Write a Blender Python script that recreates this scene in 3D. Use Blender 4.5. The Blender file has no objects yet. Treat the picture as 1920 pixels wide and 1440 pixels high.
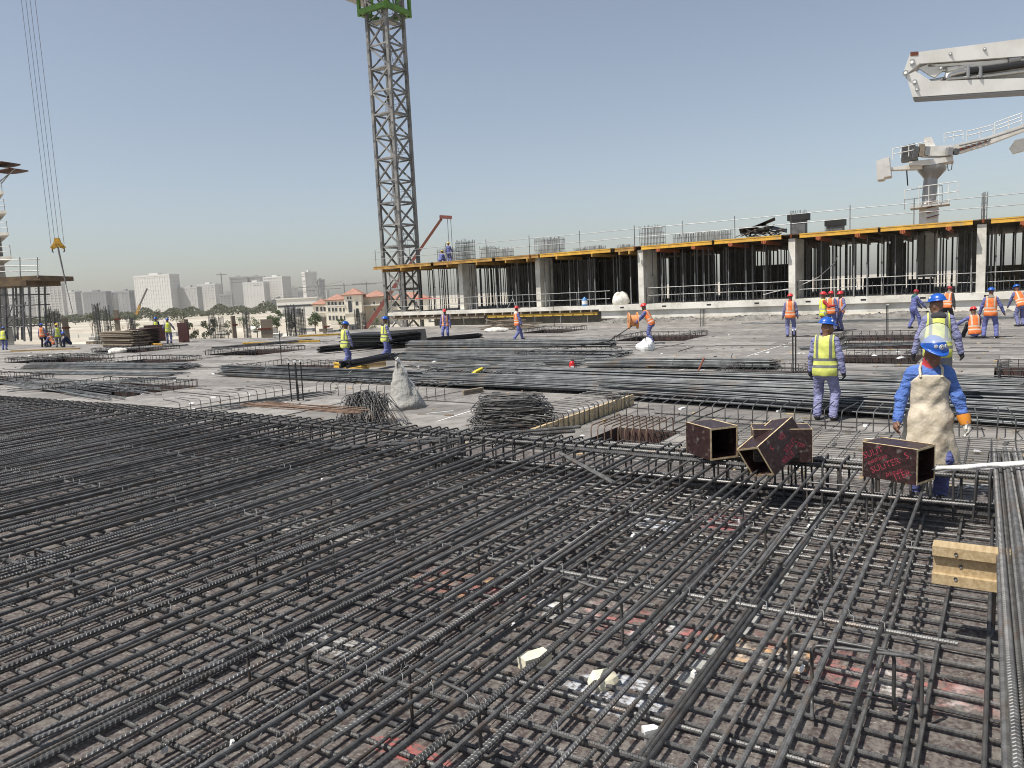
import bpy, math, random
import numpy as np
from mathutils import Matrix, Vector, Euler
random.seed(7); rng = np.random.default_rng(7)
R = math.radians
S = bpy.context.scene
COL = S.collection
# ------------------------------------------------------------------ camera, sky, sun, exposure
CAM_H, PITCH, ROLL, FPX = 2.5, R(7.0), R(2.8), 1420.0
cam_d = bpy.data.cameras.new('camera'); cam_d.sensor_width = 36.0; cam_d.lens = FPX / 1920 * 36
cam_d.clip_start = 0.05; cam_d.clip_end = 30000
cam = bpy.data.objects.new('camera', cam_d); COL.objects.link(cam)
cam.matrix_world = Matrix.Translation((0, 0, CAM_H)) @ Matrix.Rotation(R(90) - PITCH, 4, 'X') @ Matrix.Rotation(-ROLL, 4, 'Z')
S.camera = cam
SUN_AZ, SUN_EL = R(243), R(60)          # compass azimuth from +Y, clockwise
W_ = bpy.data.worlds.new('World'); S.world = W_; W_.use_nodes = True
wn = W_.node_tree.nodes; wl = W_.node_tree.links
sky = wn.new('ShaderNodeTexSky'); sky.sky_type = 'NISHITA'; sky.sun_disc = False
sky.sun_elevation = SUN_EL; sky.sun_rotation = SUN_AZ
sky.air_density = 1.0; sky.dust_density = 1.35; sky.ozone_density = 1.0; sky.altitude = 10
hs_ = wn.new('ShaderNodeHueSaturation'); hs_.inputs['Saturation'].default_value = .70; wl.new(sky.outputs[0], hs_.inputs['Color'])
wl.new(hs_.outputs[0], wn['Background'].inputs[0]); wn['Background'].inputs[1].default_value = 0.096
sd = bpy.data.lights.new('sun', 'SUN'); sd.energy = 4.4; sd.angle = R(0.6); sd.color = (1.0, 0.95, 0.87)
sun = bpy.data.objects.new('sun', sd); COL.objects.link(sun)
sdir = Vector((math.sin(SUN_AZ) * math.cos(SUN_EL), math.cos(SUN_AZ) * math.cos(SUN_EL), math.sin(SUN_EL)))
sun.rotation_euler = sdir.to_track_quat('Z', 'Y').to_euler()
sun.location = (0, 0, 60)
S.view_settings.view_transform = 'Standard'; S.view_settings.look = 'None'
S.view_settings.exposure = 0.38; S.view_settings.gamma = 1.0; S.view_settings.use_curve_mapping = False
S.cycles.max_bounces = 6; S.cycles.diffuse_bounces = 3; S.cycles.glossy_bounces = 3
S.cycles.transparent_max_bounces = 8; S.cycles.volume_bounces = 0
S.cycles.use_denoising = True; S.cycles.filter_width = 1.05
# ------------------------------------------------------------------ coordinates
AZ = R(33.0); RZ = R(90) - AZ           # building grid: local x = U, local y = V
def W(u, v, z=0.0):
    return Vector((u * math.sin(AZ) - v * math.cos(AZ), u * math.cos(AZ) + v * math.sin(AZ), z))
def ray(px, py):
    x = (px - 960) / FPX; y = -(py - 720) / FPX
    c, s = math.cos(ROLL), math.sin(ROLL); x, y = c * x + s * y, -s * x + c * y
    cp, sp = math.cos(PITCH), math.sin(PITCH)
    return Vector((x, cp + sp * y, -sp + cp * y))
def gp(px, py, z=0.0):                  # where the sight line meets the level z
    d = ray(px, py); return Vector((0, 0, CAM_H)) + d * ((z - CAM_H) / d.z)
def at(px, py, Y):                      # a point at the distance Y
    d = ray(px, py); return Vector((0, 0, CAM_H)) + d * (Y / d.y)
def pix(p):
    p = Vector(p) - Vector((0, 0, CAM_H)); cp, sp = math.cos(PITCH), math.sin(PITCH)
    zc = p.y * cp - p.z * sp; yc = p.y * sp + p.z * cp
    if zc < 0.1: return None
    x, y = p.x / zc, yc / zc; c, s = math.cos(ROLL), math.sin(ROLL)
    return 960 + FPX * (c * x - s * y), 720 - FPX * (s * x + c * y)
def uvof(p): return p.x * math.sin(AZ) + p.y * math.cos(AZ), -p.x * math.cos(AZ) + p.y * math.sin(AZ)
# ------------------------------------------------------------------ mesh helpers
def V3(p): return Vector(p)
class MB:
    def __init__(s): s.v = []; s.f = []; s.m = []; s.sm = []
    def add(s, vs, fs, mi=0, smooth=False):
        o = len(s.v); s.v.extend([tuple(p) for p in vs]); s.f.extend([tuple(i + o for i in f) for f in fs])
        s.m.extend([mi] * len(fs)); s.sm.extend([smooth] * len(fs)); return s
    def box(s, x0, x1, y0, y1, z0, z1, mi=0, M=None):
        vs = [Vector((x, y, z)) for z in (z0, z1) for y in (y0, y1) for x in (x0, x1)]
        if M is not None: vs = [M @ p for p in vs]
        return s.add(vs, [(0, 2, 3, 1), (4, 5, 7, 6), (0, 1, 5, 4), (2, 6, 7, 3), (0, 4, 6, 2), (1, 3, 7, 5)], mi)
    def beam(s, a, b, w, h=None, mi=0, up=(0, 0, 1)):
        a, b = Vector(a), Vector(b); h = h or w; d = (b - a)
        if d.length < 1e-6: return s
        d.normalize(); upv = Vector(up)
        if abs(d.dot(upv)) > .98: upv = Vector((1, 0, 0)) if abs(d.x) < .9 else Vector((0, 1, 0))
        x = d.cross(upv).normalized(); y = x.cross(d).normalized()
        vs = [p + x * (sx * w / 2) + y * (sy * h / 2) for p in (a, b) for sx, sy in ((-1, -1), (1, -1), (1, 1), (-1, 1))]
        return s.add(vs, [(0, 1, 2, 3), (7, 6, 5, 4), (0, 4, 5, 1), (1, 5, 6, 2), (2, 6, 7, 3), (3, 7, 4, 0)], mi)
    def tube(s, path, r, n=6, mi=0, cap=True, smooth=True):
        P = [Vector(p) for p in path]; rs = r if hasattr(r, '__len__') else [r] * len(P)
        vs, fs = [], []; x = None
        for i, p in enumerate(P):
            d = (P[min(i + 1, len(P) - 1)] - P[max(i - 1, 0)])
            d = d.normalized() if d.length > 1e-9 else Vector((0, 0, 1))
            if x is None:
                u = Vector((0, 0, 1)) if abs(d.z) < .9 else Vector((1, 0, 0)); x = d.cross(u).normalized()
            else:
                x = (x - d * x.dot(d)); x = x.normalized() if x.length > 1e-6 else d.orthogonal().normalized()
            y = d.cross(x)
            for k in range(n):
                t = 2 * math.pi * k / n; vs.append(p + (x * math.cos(t) + y * math.sin(t)) * rs[i])
        for i in range(len(P) - 1):
            for k in range(n):
                a = i * n + k; b = i * n + (k + 1) % n; fs.append((a, b, b + n, a + n))
        s.add(vs, fs, mi, smooth)
        if cap: s.add(vs[:n], [tuple(range(n))[::-1]], mi); s.add(vs[-n:], [tuple(range(n))], mi)
        return s
    def lathe(s, prof, n=16, c=(0, 0, 0), mi=0, smooth=True, sx=1, sy=1):
        vs, fs = [], []
        for r, z in prof:
            for k in range(n):
                t = 2 * math.pi * k / n; vs.append((c[0] + r * sx * math.cos(t), c[1] + r * sy * math.sin(t), c[2] + z))
        for i in range(len(prof) - 1):
            for k in range(n):
                a = i * n + k; b = i * n + (k + 1) % n; fs.append((a, b, b + n, a + n))
        return s.add(vs, fs, mi, smooth)
    def prism(s, poly, d, mi=0):        # poly: 3-D points in a plane, d: extrusion vector
        P = [Vector(p) for p in poly]; n = len(P); d = Vector(d)
        nrm = Vector((0, 0, 0))
        for i in range(n): nrm += P[i].cross(P[(i + 1) % n])
        if nrm.dot(d) > 0: P = P[::-1]
        vs = P + [p + d for p in P]
        fs = [tuple(range(n)), tuple(range(2 * n - 1, n - 1, -1))] + [(i, i + n, (i + 1) % n + n, (i + 1) % n) for i in range(n)]
        return s.add(vs, fs, mi)
    def mesh(s, name, mats):
        me = bpy.data.meshes.new(name); me.from_pydata(s.v, [], s.f)
        for m in (mats if isinstance(mats, (list, tuple)) else [mats]): me.materials.append(M[m] if isinstance(m, str) else m)
        me.polygons.foreach_set('material_index', s.m); me.polygons.foreach_set('use_smooth', s.sm)
        me.update(); return me
    def obj(s, name, mats, parent=None, kind=None):
        return link(name, s.mesh(name, mats), parent, kind)
def link(name, me, parent=None, kind=None):
    o = bpy.data.objects.new(name, me); COL.objects.link(o)
    if parent is not None: o.parent = parent
    if kind: o['kind'] = kind
    return o
def thing(name, label, cat, loc=(0, 0, 0), rz=0.0, group=None, rot=None):
    o = bpy.data.objects.new(name, None); COL.objects.link(o); o.empty_display_size = .2
    o.location = loc; o.rotation_euler = rot if rot is not None else (0, 0, rz)
    o['label'] = label; o['category'] = cat
    if group: o['group'] = group
    return o
def tag(o, label, cat, group=None):
    o['label'] = label; o['category'] = cat
    if group: o['group'] = group
    return o
def dup(o, loc, rz=None, label=None):
    kids = {}
    c = o.copy(); COL.objects.link(c); c.location = loc
    if rz is not None: c.rotation_euler = (0, 0, rz)
    if label: c['label'] = label
    for ch in o.children:
        d = ch.copy(); COL.objects.link(d); d.parent = c
        for g in ch.children:
            e = g.copy(); COL.objects.link(e); e.parent = d
    return c
def gthing(name, label, cat, u, v, z=0.0, group=None):   # a thing standing in the building grid (local x = U, y = V)
    return thing(name, label, cat, W(u, v, z), RZ, group)
def fillet(pts, r=.05, n=4):
    P = [Vector(p) for p in pts]; out = [P[0]]
    for i in range(1, len(P) - 1):
        a = (P[i - 1] - P[i]); b = (P[i + 1] - P[i]); rr = min(r, a.length * .45, b.length * .45)
        A, B = P[i] + a.normalized() * rr, P[i] + b.normalized() * rr
        for k in range(n + 1):
            t = k / n; out.append(A * (1 - t) ** 2 + P[i] * 2 * t * (1 - t) + B * t * t)
    return out + [P[-1]]
# ------------------------------------------------------------------ materials
M = {}
def mat(name, col, rough=.7, metal=0.0, col2=None, scale=8.0, amt=1.0, bump=0.0, bscale=60., coord='Object', col3=None, scale3=2.0, lo=.4, hi=.62, lo3=.45, hi3=.6, stretch=None, spec=.5, bdist=.02, alpha=None, transm=None, detail=4):
    m = bpy.data.materials.new(name); m.use_nodes = True; nt = m.node_tree; N, L = nt.nodes, nt.links
    b = N['Principled BSDF']; b.inputs['Roughness'].default_value = rough; b.inputs['Metallic'].default_value = metal
    b.inputs['Specular IOR Level'].default_value = spec
    b.inputs['Base Color'].default_value = (*col, 1)
    tc = N.new('ShaderNodeTexCoord'); vec = tc.outputs[coord]
    if stretch:
        mp = N.new('ShaderNodeMapping'); mp.inputs['Scale'].default_value = stretch; L.new(vec, mp.inputs[0]); vec = mp.outputs[0]
    def noise(sc, lo_, hi_, dt=detail):
        n = N.new('ShaderNodeTexNoise'); n.inputs['Scale'].default_value = sc; n.inputs['Detail'].default_value = dt; n.inputs['Roughness'].default_value = .6
        L.new(vec, n.inputs['Vector']); r = N.new('ShaderNodeMapRange'); r.inputs[1].default_value = lo_; r.inputs[2].default_value = hi_
        L.new(n.outputs[0], r.inputs[0]); return r.outputs[0]
    out = None
    if col2 is not None:
        mx = N.new('ShaderNodeMix'); mx.data_type = 'RGBA'; mx.inputs[6].default_value = (*col, 1); mx.inputs[7].default_value = (*col2, 1)
        L.new(noise(scale, lo, hi), mx.inputs[0]); out = mx.outputs[2]
        if col3 is not None:
            m2 = N.new('ShaderNodeMix'); m2.data_type = 'RGBA'; L.new(out, m2.inputs[6]); m2.inputs[7].default_value = (*col3, 1)
            L.new(noise(scale3, lo3, hi3), m2.inputs[0]); out = m2.outputs[2]
        L.new(out, b.inputs['Base Color'])
    if bump:
        bp = N.new('ShaderNodeBump'); bp.inputs['Strength'].default_value = bump; bp.inputs['Distance'].default_value = bdist
        n = N.new('ShaderNodeTexNoise'); n.inputs['Scale'].default_value = bscale; n.inputs['Detail'].default_value = 3
        L.new(vec, n.inputs['Vector']); L.new(n.outputs[0], bp.inputs['Height']); L.new(bp.outputs[0], b.inputs['Normal'])
    if transm:
        b.inputs['Transmission Weight'].default_value = transm
    if alpha: b.inputs['Alpha'].default_value = alpha
    M[name] = m; return m
def tone_by_object(m, amt=.5, island=False):     # every copy a little lighter or darker
    nt = m.node_tree; N, L = nt.nodes, nt.links; b = N['Principled BSDF']
    oi = N.new('ShaderNodeObjectInfo'); v = oi.outputs['Random']
    if island:
        g = N.new('ShaderNodeNewGeometry'); ad = N.new('ShaderNodeMath'); ad.operation = 'ADD'; L.new(v, ad.inputs[0]); L.new(g.outputs['Random Per Island'], ad.inputs[1])
        fr = N.new('ShaderNodeMath'); fr.operation = 'FRACT'; L.new(ad.outputs[0], fr.inputs[0]); v = fr.outputs[0]
    mr = N.new('ShaderNodeMapRange'); mr.inputs[3].default_value = 1 - amt; mr.inputs[4].default_value = 1 + amt; L.new(v, mr.inputs[0])
    h = N.new('ShaderNodeHueSaturation'); L.new(mr.outputs[0], h.inputs['Value'])
    s = b.inputs['Base Color']
    if s.links: L.new(s.links[0].from_socket, h.inputs['Color'])
    else: h.inputs['Color'].default_value = s.default_value
    L.new(h.outputs[0], s); return m
mat('rebar', (.066, .065, .064), .44, .25, (.125, .123, .12), 9, col3=(.115, .078, .052), scale3=2.6, lo3=.54, hi3=.74); tone_by_object(M['rebar'], .42)
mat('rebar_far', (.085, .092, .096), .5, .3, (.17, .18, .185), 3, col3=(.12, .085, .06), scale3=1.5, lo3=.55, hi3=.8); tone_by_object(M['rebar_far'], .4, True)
mat('rebar_black', (.012, .012, .013), .5, .1)
mat('rebar_rust', (.12, .075, .05), .7, .2, (.2, .13, .09), 9)
mat('wire', (.28, .28, .28), .45, .6)
mat('ply_dusty', (.235, .222, .205), .85, 0, (.14, .128, .118), 2.2, col3=(.34, .325, .30), scale3=.7, lo3=.52, hi3=.72, bump=.25, bscale=30, detail=8, lo=.42, hi=.66); tone_by_object(M['ply_dusty'], .27, True)
mat('rebar_dark', (.04, .04, .042), .6, .2, (.075, .07, .066), 5)
mat('ply_edge', (.66, .54, .34), .8, 0, (.4, .29, .15), 20)
mat('pit_side', (.075, .042, .036), .8, 0, (.045, .03, .027), 3)
mat('pit_floor', (.07, .062, .056), .9, 0, (.12, .105, .09), 2)
mat('film_ply', (.018, .008, .008), .42, 0, (.04, .018, .017), 26, col3=(.14, .125, .115), scale3=14, lo3=.58, hi3=.72, detail=8)
mat('film_red', (.055, .012, .012), .5, 0, (.03, .012, .012), 4)
mat('print_red', (.34, .035, .065), .6, 0, (.05, .014, .016), 45, lo=.45, hi=.62, detail=8)
mat('timber', (.47, .36, .21), .85, 0, (.35, .25, .13), 6, stretch=(1, 9, 9), bump=.2, bscale=25)
mat('timber_grey', (.30, .25, .19), .85, 0, (.19, .15, .11), 5, stretch=(1, 8, 8))
mat('timber_yellow', (.62, .40, .06), .7, 0, (.42, .26, .05), 4, stretch=(1, 5, 5))
mat('beam_yellow', (.66, .38, .045), .7, 0, (.46, .26, .05), 2.2, col3=(.36, .28, .16), scale3=3.0, lo3=.6, hi3=.75, detail=7)
mat('beam_dull', (.45, .27, .07), .75, 0, (.28, .15, .04), 1.5)
mat('bracket_red', (.34, .10, .04), .6, .2)
mat('ply_soffit', (.16, .11, .06), .85, 0, (.09, .06, .04), 1.2)
mat('concrete', (.60, .58, .52), .9, 0, (.44, .42, .37), 1.3, col3=(.70, .68, .62), scale3=.7, bump=.4, bscale=9, detail=7)
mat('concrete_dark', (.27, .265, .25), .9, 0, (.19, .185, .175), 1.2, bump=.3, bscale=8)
mat('rubble', (.22, .21, .195), .95, 0, (.12, .115, .105), 1.5, bump=.6, bscale=12)
mat('galv', (.42, .42, .41), .45, .55, (.30, .30, .30), 4)
mat('galv_dark', (.16, .16, .16), .55, .5, (.10, .10, .10), 4)
mat('steel_grey', (.19, .188, .182), .6, .2, (.12, .118, .115), 1.1, col3=(.26, .25, .235), scale3=.7)
mat('crane_green', (.11, .24, .03), .5, .1, (.08, .18, .03), 2)
mat('boom_white', (.78, .77, .73), .45, .0, (.66, .64, .59), 1.4, col3=(.42, .38, .32), scale3=2.4, lo3=.6, hi3=.78, detail=8)
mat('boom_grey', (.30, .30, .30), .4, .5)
mat('hose_black', (.02, .02, .02), .5)
mat('hydraulic', (.5, .49, .46), .25, .8)
mat('rust_red', (.16, .05, .03), .8)
mat('crane_red', (.27, .085, .07), .55, .1, (.21, .07, .06), .6)
mat('canopy_brown', (.10, .05, .035), .8)
mat('hook_yellow', (.62, .34, .02), .6, 0, (.4, .22, .03), 5)
mat('black', (.012, .012, .012), .6)
mat('white_plastic', (.78, .78, .76), .6)
mat('white_sheet', (.40, .39, .36), .75, 0, (.25, .24, .215), 3.5, bump=.9, bscale=7, bdist=.05)
mat('sack', (.70, .68, .62), .85, 0, (.5, .48, .43), 6, bump=.5, bscale=14)
mat('cream_block', (.74, .70, .54), .85, 0, (.60, .56, .42), 9)
mat('tape_grey', (.36, .36, .34), .8, 0, (.24, .24, .23), 9)
mat('rope_white', (.80, .79, .76), .8, 0, (.66, .65, .62), 30, bump=.4, bscale=60)
mat('tool_yellow', (.78, .58, .02), .4)
mat('ext_red', (.50, .012, .012), .35)
mat('reel_orange', (.66, .30, .12), .75, 0, (.52, .22, .09), 8)
mat('bottle_blue', (.06, .22, .5), .25)
mat('rail_red', (.55, .06, .05), .5)
mat('sand', (.42, .375, .30), .95, 0, (.30, .265, .21), .02, col3=(.52, .475, .395), scale3=.008, detail=9)
mat('shoe', (.025, .022, .02), .6)
mat('tyre', (.02, .02, .02), .8)
def ply_mottled_shaded():
    """plywood under the mats: scuffed brown film darkened for the shade of the bars, paint and dust with shapes of their own"""
    m = mat('ply_mottled_shaded', (.056, .041, .038), .75, 0, (.135, .12, .11), 30, lo=.42, hi=.58, detail=8)  # film browns kept darker: shade from the bars is put into the colour
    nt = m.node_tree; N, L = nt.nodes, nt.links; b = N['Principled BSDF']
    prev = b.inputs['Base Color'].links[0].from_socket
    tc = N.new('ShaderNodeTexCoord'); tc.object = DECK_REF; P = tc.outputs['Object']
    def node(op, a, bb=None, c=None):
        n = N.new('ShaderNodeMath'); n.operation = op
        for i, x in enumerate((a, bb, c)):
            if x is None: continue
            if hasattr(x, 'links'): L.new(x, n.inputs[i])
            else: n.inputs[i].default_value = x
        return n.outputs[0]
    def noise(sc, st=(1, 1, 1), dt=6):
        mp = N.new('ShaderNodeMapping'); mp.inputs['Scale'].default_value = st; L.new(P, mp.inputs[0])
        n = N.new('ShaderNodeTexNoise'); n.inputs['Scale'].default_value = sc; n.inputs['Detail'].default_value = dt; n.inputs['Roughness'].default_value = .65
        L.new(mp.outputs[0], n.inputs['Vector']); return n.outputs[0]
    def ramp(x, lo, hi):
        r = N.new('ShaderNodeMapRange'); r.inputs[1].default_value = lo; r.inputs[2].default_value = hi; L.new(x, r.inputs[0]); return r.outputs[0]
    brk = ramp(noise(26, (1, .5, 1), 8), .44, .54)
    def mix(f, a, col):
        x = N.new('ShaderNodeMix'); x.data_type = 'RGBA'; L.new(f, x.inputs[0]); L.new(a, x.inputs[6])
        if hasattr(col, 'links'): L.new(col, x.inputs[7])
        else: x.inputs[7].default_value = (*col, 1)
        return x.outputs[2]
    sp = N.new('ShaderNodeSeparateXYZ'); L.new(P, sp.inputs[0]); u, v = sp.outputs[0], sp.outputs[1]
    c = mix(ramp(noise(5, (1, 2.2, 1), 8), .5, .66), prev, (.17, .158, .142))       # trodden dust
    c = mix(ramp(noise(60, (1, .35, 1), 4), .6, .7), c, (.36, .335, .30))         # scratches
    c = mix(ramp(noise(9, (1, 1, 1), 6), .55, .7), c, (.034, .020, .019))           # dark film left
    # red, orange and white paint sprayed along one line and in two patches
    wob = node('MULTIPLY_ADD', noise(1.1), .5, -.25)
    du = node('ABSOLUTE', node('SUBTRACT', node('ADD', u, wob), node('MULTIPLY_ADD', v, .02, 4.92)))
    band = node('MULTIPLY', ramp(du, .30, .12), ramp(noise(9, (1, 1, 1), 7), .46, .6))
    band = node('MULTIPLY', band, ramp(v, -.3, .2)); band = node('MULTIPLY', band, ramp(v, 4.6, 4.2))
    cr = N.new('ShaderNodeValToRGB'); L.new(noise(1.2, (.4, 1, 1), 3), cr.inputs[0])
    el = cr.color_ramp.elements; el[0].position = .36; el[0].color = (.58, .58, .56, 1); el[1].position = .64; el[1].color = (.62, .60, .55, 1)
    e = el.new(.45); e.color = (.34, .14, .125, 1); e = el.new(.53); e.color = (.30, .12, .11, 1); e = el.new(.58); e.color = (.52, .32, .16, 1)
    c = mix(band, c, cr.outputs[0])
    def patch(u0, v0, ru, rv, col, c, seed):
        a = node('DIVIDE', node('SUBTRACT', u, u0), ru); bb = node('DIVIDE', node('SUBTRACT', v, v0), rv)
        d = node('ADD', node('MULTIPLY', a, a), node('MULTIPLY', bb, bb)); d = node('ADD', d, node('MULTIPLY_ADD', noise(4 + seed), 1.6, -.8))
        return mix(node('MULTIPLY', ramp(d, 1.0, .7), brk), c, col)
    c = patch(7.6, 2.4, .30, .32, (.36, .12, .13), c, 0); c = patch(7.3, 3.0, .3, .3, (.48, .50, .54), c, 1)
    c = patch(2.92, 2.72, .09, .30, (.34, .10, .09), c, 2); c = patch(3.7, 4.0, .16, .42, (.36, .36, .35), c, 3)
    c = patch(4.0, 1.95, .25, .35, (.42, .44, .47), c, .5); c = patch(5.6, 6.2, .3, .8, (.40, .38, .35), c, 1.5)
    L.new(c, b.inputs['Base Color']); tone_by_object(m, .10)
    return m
# ================================================================== SETTING: ground, deck, pits
def struct(o): o['kind'] = 'structure'; return o
g = MB(); NG = 24
for i in range(NG):
    for j in range(NG):
        x0, x1 = -9000 + 18000 * i / NG, -9000 + 18000 * (i + 1) / NG; y0, y1 = -3000 + 15000 * j / NG, -3000 + 15000 * (j + 1) / NG
        g.add([(x0, y0, -15), (x1, y0, -15), (x1, y1, -15), (x0, y1, -15)], [(0, 1, 2, 3)])
struct(g.obj('ground', 'sand'))
DECK_REF = bpy.data.objects.new('deck', None); COL.objects.link(DECK_REF); DECK_REF.rotation_euler = (0, 0, RZ); DECK_REF['kind'] = 'structure'
ply_mottled_shaded()
PITS = [(12.2, 14.6, 21.2, 26.3), (12.6, 14.9, 30.6, 35.2), (18.5, 21.9, 31.4, 36.2), (19.3, 22.4, 39.6, 45.0), (25.0, 28.0, 42.2, 47.0),
        (24.0, 27.3, 30.3, 34.4), (17.7, 20.6, 20.7, 24.4), (17.4, 19.7, 11.3, 14.9), (23.0, 26.2, 11.9, 15.0), (31.5, 34.9, 11.5, 14.9),
        (37.6, 40.9, 20.9, 24.0), (31.0, 33.6, 2.4, 5.4), (23.1, 25.6, 1.9, 4.3), (19.1, 21.1, 4.0, 6.2), (20.0, 22.6, -2.8, 0.1),
        (10.75, 12.15, 4.5, 5.7), (27.6, 30.2, 2.0, 4.8)]
def umax(v): return 47.6 if v < 43.0 else (36.4 if v < 55 else 31.6)
def cut(rects, h):
    out = []
    for (a, b, c, d) in rects:
        if h[0] >= b or h[1] <= a or h[2] >= d or h[3] <= c: out.append((a, b, c, d)); continue
        if a < h[0]: out.append((a, h[0], c, d)); a = h[0]
        if b > h[1]: out.append((h[1], b, c, d)); b = h[1]
        if c < h[2]: out.append((a, b, c, h[2]))
        if d > h[3]: out.append((a, b, h[3], d))
    return out
PW, PL = 1.22, 2.44
pieces = []
nu, nv = int(52 / PW), int(78 / PL)
for i in range(-3, nu):
    for j in range(-4, nv):
        a, c = i * PW + .1, j * PL + (PL / 2 if i % 2 else 0)
        um = umax(c + PL / 2)
        if a >= um: continue
        rs = [(a, min(a + PW, um), c, c + PL)]
        for h in PITS: rs = cut(rs, h)
        pieces += [r for r in rs if r[1] - r[0] > .04 and r[3] - r[2] > .04]
scored = []
for r in pieces:
    c = W((r[0] + r[1]) / 2, (r[2] + r[3]) / 2); q = pix(c)
    vis = q is not None and -250 < q[0] < 2170 and q[1] < 1750
    area = (r[1] - r[0]) * (r[3] - r[2]) / max(c.length, 2) ** 3
    scored.append((-(area if vis else 0), r, vis))
scored.sort(key=lambda t: t[0])
cache = {}; rest = MB(); under = MB()
for k, (sc_, r, vis) in enumerate(scored):
    a, b, c, d = r; gap = .0025
    under.add([(a, c, -.03), (b, c, -.03), (b, d, -.03), (a, d, -.03)], [(0, 1, 2, 3)])
    if k < 300 and vis:
        mt = 'ply_mottled_shaded' if a < 9.6 and d < 27 else 'ply_dusty'
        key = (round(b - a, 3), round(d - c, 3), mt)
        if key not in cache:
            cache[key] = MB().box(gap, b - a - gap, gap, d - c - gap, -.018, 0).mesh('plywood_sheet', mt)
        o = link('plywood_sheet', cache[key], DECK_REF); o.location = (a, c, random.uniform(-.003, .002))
    else:
        rest.box(a + gap, b - gap, c + gap, d - gap, -.018, random.uniform(-.004, .003))
rest.obj('plywood_sheets_beyond', 'ply_dusty', DECK_REF, 'stuff')
under.obj('deck_joist_layer', 'pit_side', DECK_REF, 'structure')
for (a, b, c, d) in PITS:
    t = .018; z = -.62; mb = MB()
    mb.box(a, b, c, c - t, z, -.004).box(a, b, d, d + t, z, -.004).box(a - t, a, c, d, z, -.004).box(b, b + t, c, d, z, -.004)
    o = mb.obj('pit_side', 'pit_side', DECK_REF)
    MB().box(a - t, b + t, c - t, d + t, z - .02, z).obj('pit_floor', 'pit_floor', DECK_REF)
# the edge of the deck and what carries it, far left
mb = MB()
for (u0, v0, u1, v1) in ((36.4, 43, 36.4, 55), (31.6, 55, 31.6, 76), (36.4, 43, 47.6, 43)):
    mb.beam((u0, v0, -.28), (u1, v1, -.28), .2, .5)
mb.obj('deck_edge_beam', 'concrete_dark', DECK_REF, 'structure')
# ================================================================== FOREGROUND MATS
def ribbed(name, L, r, pitch=.027, n=8, bow=0.0, hook=0, mat_='rebar'):
    """a ribbed bar along +x; hook = 1 turns its far end down"""
    vs, fs = [], []; xs = []; nr = int(L / pitch)
    for i in range(nr):
        for fx, k in ((0, 1), (.45, 1), (.56, 1.19), (.88, 1.19)): xs.append(((i + fx) * pitch, k))
    xs.append((nr * pitch, 1))
    for (x, k) in xs:
        dz = -bow * math.sin(math.pi * x / L) * 1.0; dy = bow * 1.6 * math.sin(math.pi * x / L * 1.0)
        for j in range(n):
            t = 2 * math.pi * j / n
            sk = .35 * pitch * abs(math.cos(t))
            vs.append((x + sk, dy + r * k * math.cos(t), dz + r * k * math.sin(t)))
    for i in range(len(xs) - 1):
        for j in range(n):
            a = i * n + j; b = i * n + (j + 1) % n; fs.append((a, a + n, b + n, b))
    mb = MB(); mb.add(vs, fs, 0, False); mb.add(vs[:n], [tuple(range(n))]); mb.add(vs[-n:], [tuple(range(n))[::-1]])
    if hook == 2:
        x0 = nr * pitch; mb.tube(fillet([(x0 - .01, 0, 0), (x0 + .09, 0, 0), (x0 + .09, 0, -.34)], .07, 5), r * 1.02, n)
    if hook == 1:
        x0 = nr * pitch; R_ = .065; path = [(x0 - .01, 0, 0)]
        for k in range(9):
            a = math.pi * k / 8; path.append((x0 + R_ * math.sin(a), 0, -R_ + R_ * math.cos(a)))
        path.append((x0 - .16, 0, -2 * R_)); mb.tube(path, r * 1.02, n)
    return mb.mesh(name, mat_)
RB = {}
def rbar(L, r, bow=0, hook=0):
    key = (L, r, bow, hook)
    if key not in RB: RB[key] = ribbed('rebar', L, r, bow=bow, hook=hook)
    return RB[key]
def lay(parent, mesh, a, b, axis, z, jit=.006):
    o = link('rebar', mesh, parent)
    roll = random.uniform(0, 6.28)
    yaw = random.gauss(0, jit)
    o.location = (a, b, z); o.rotation_euler = (0 if axis == 'u_hook' else roll, random.gauss(0, .0008), yaw + (R(90) if axis == 'v' else 0))
    return o
low = gthing('lower_rebar_mat', 'lower layer of dark ribbed rebar lying as a grid just above the plywood', 'rebar mat', 0, 0, 0)
u = .35; k = 0
while u < 8.95:
    for v0 in (-1.2, 10.2):
        L = 12.0
        lay(low, rbar(L, .0125, .004), u + (.03 if v0 > 5 else 0), v0 + random.uniform(-.3, .3), 'v', .028 + random.uniform(0, .004), .003)
    if random.random() < .22: lay(low, rbar(3.5, .0108), u + .034, random.uniform(-.8, 6), 'v', .028, .006)
    u += .195 + random.uniform(-.02, .02)
v = -.25
while v < 24:
    lay(low, rbar(9.5, .0118, .006), -.55 + random.uniform(-.2, .1), v, 'u', .056, .0035)
    if random.random() < .3: lay(low, rbar(3.5, .0118), random.uniform(1, 5.2), v + .034, 'u', .056, .008)
    v += .27 + random.uniform(-.03, .03)
up = gthing('upper_rebar_mat', 'upper layer of long ribbed rebar raised on chairs, running away to the right', 'rebar mat', 0, 0, 0)
ZU = .44; RU = .0165
v = .55; meshes = []
bows = [.0, .01, .02]
upper_vs = []
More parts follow.
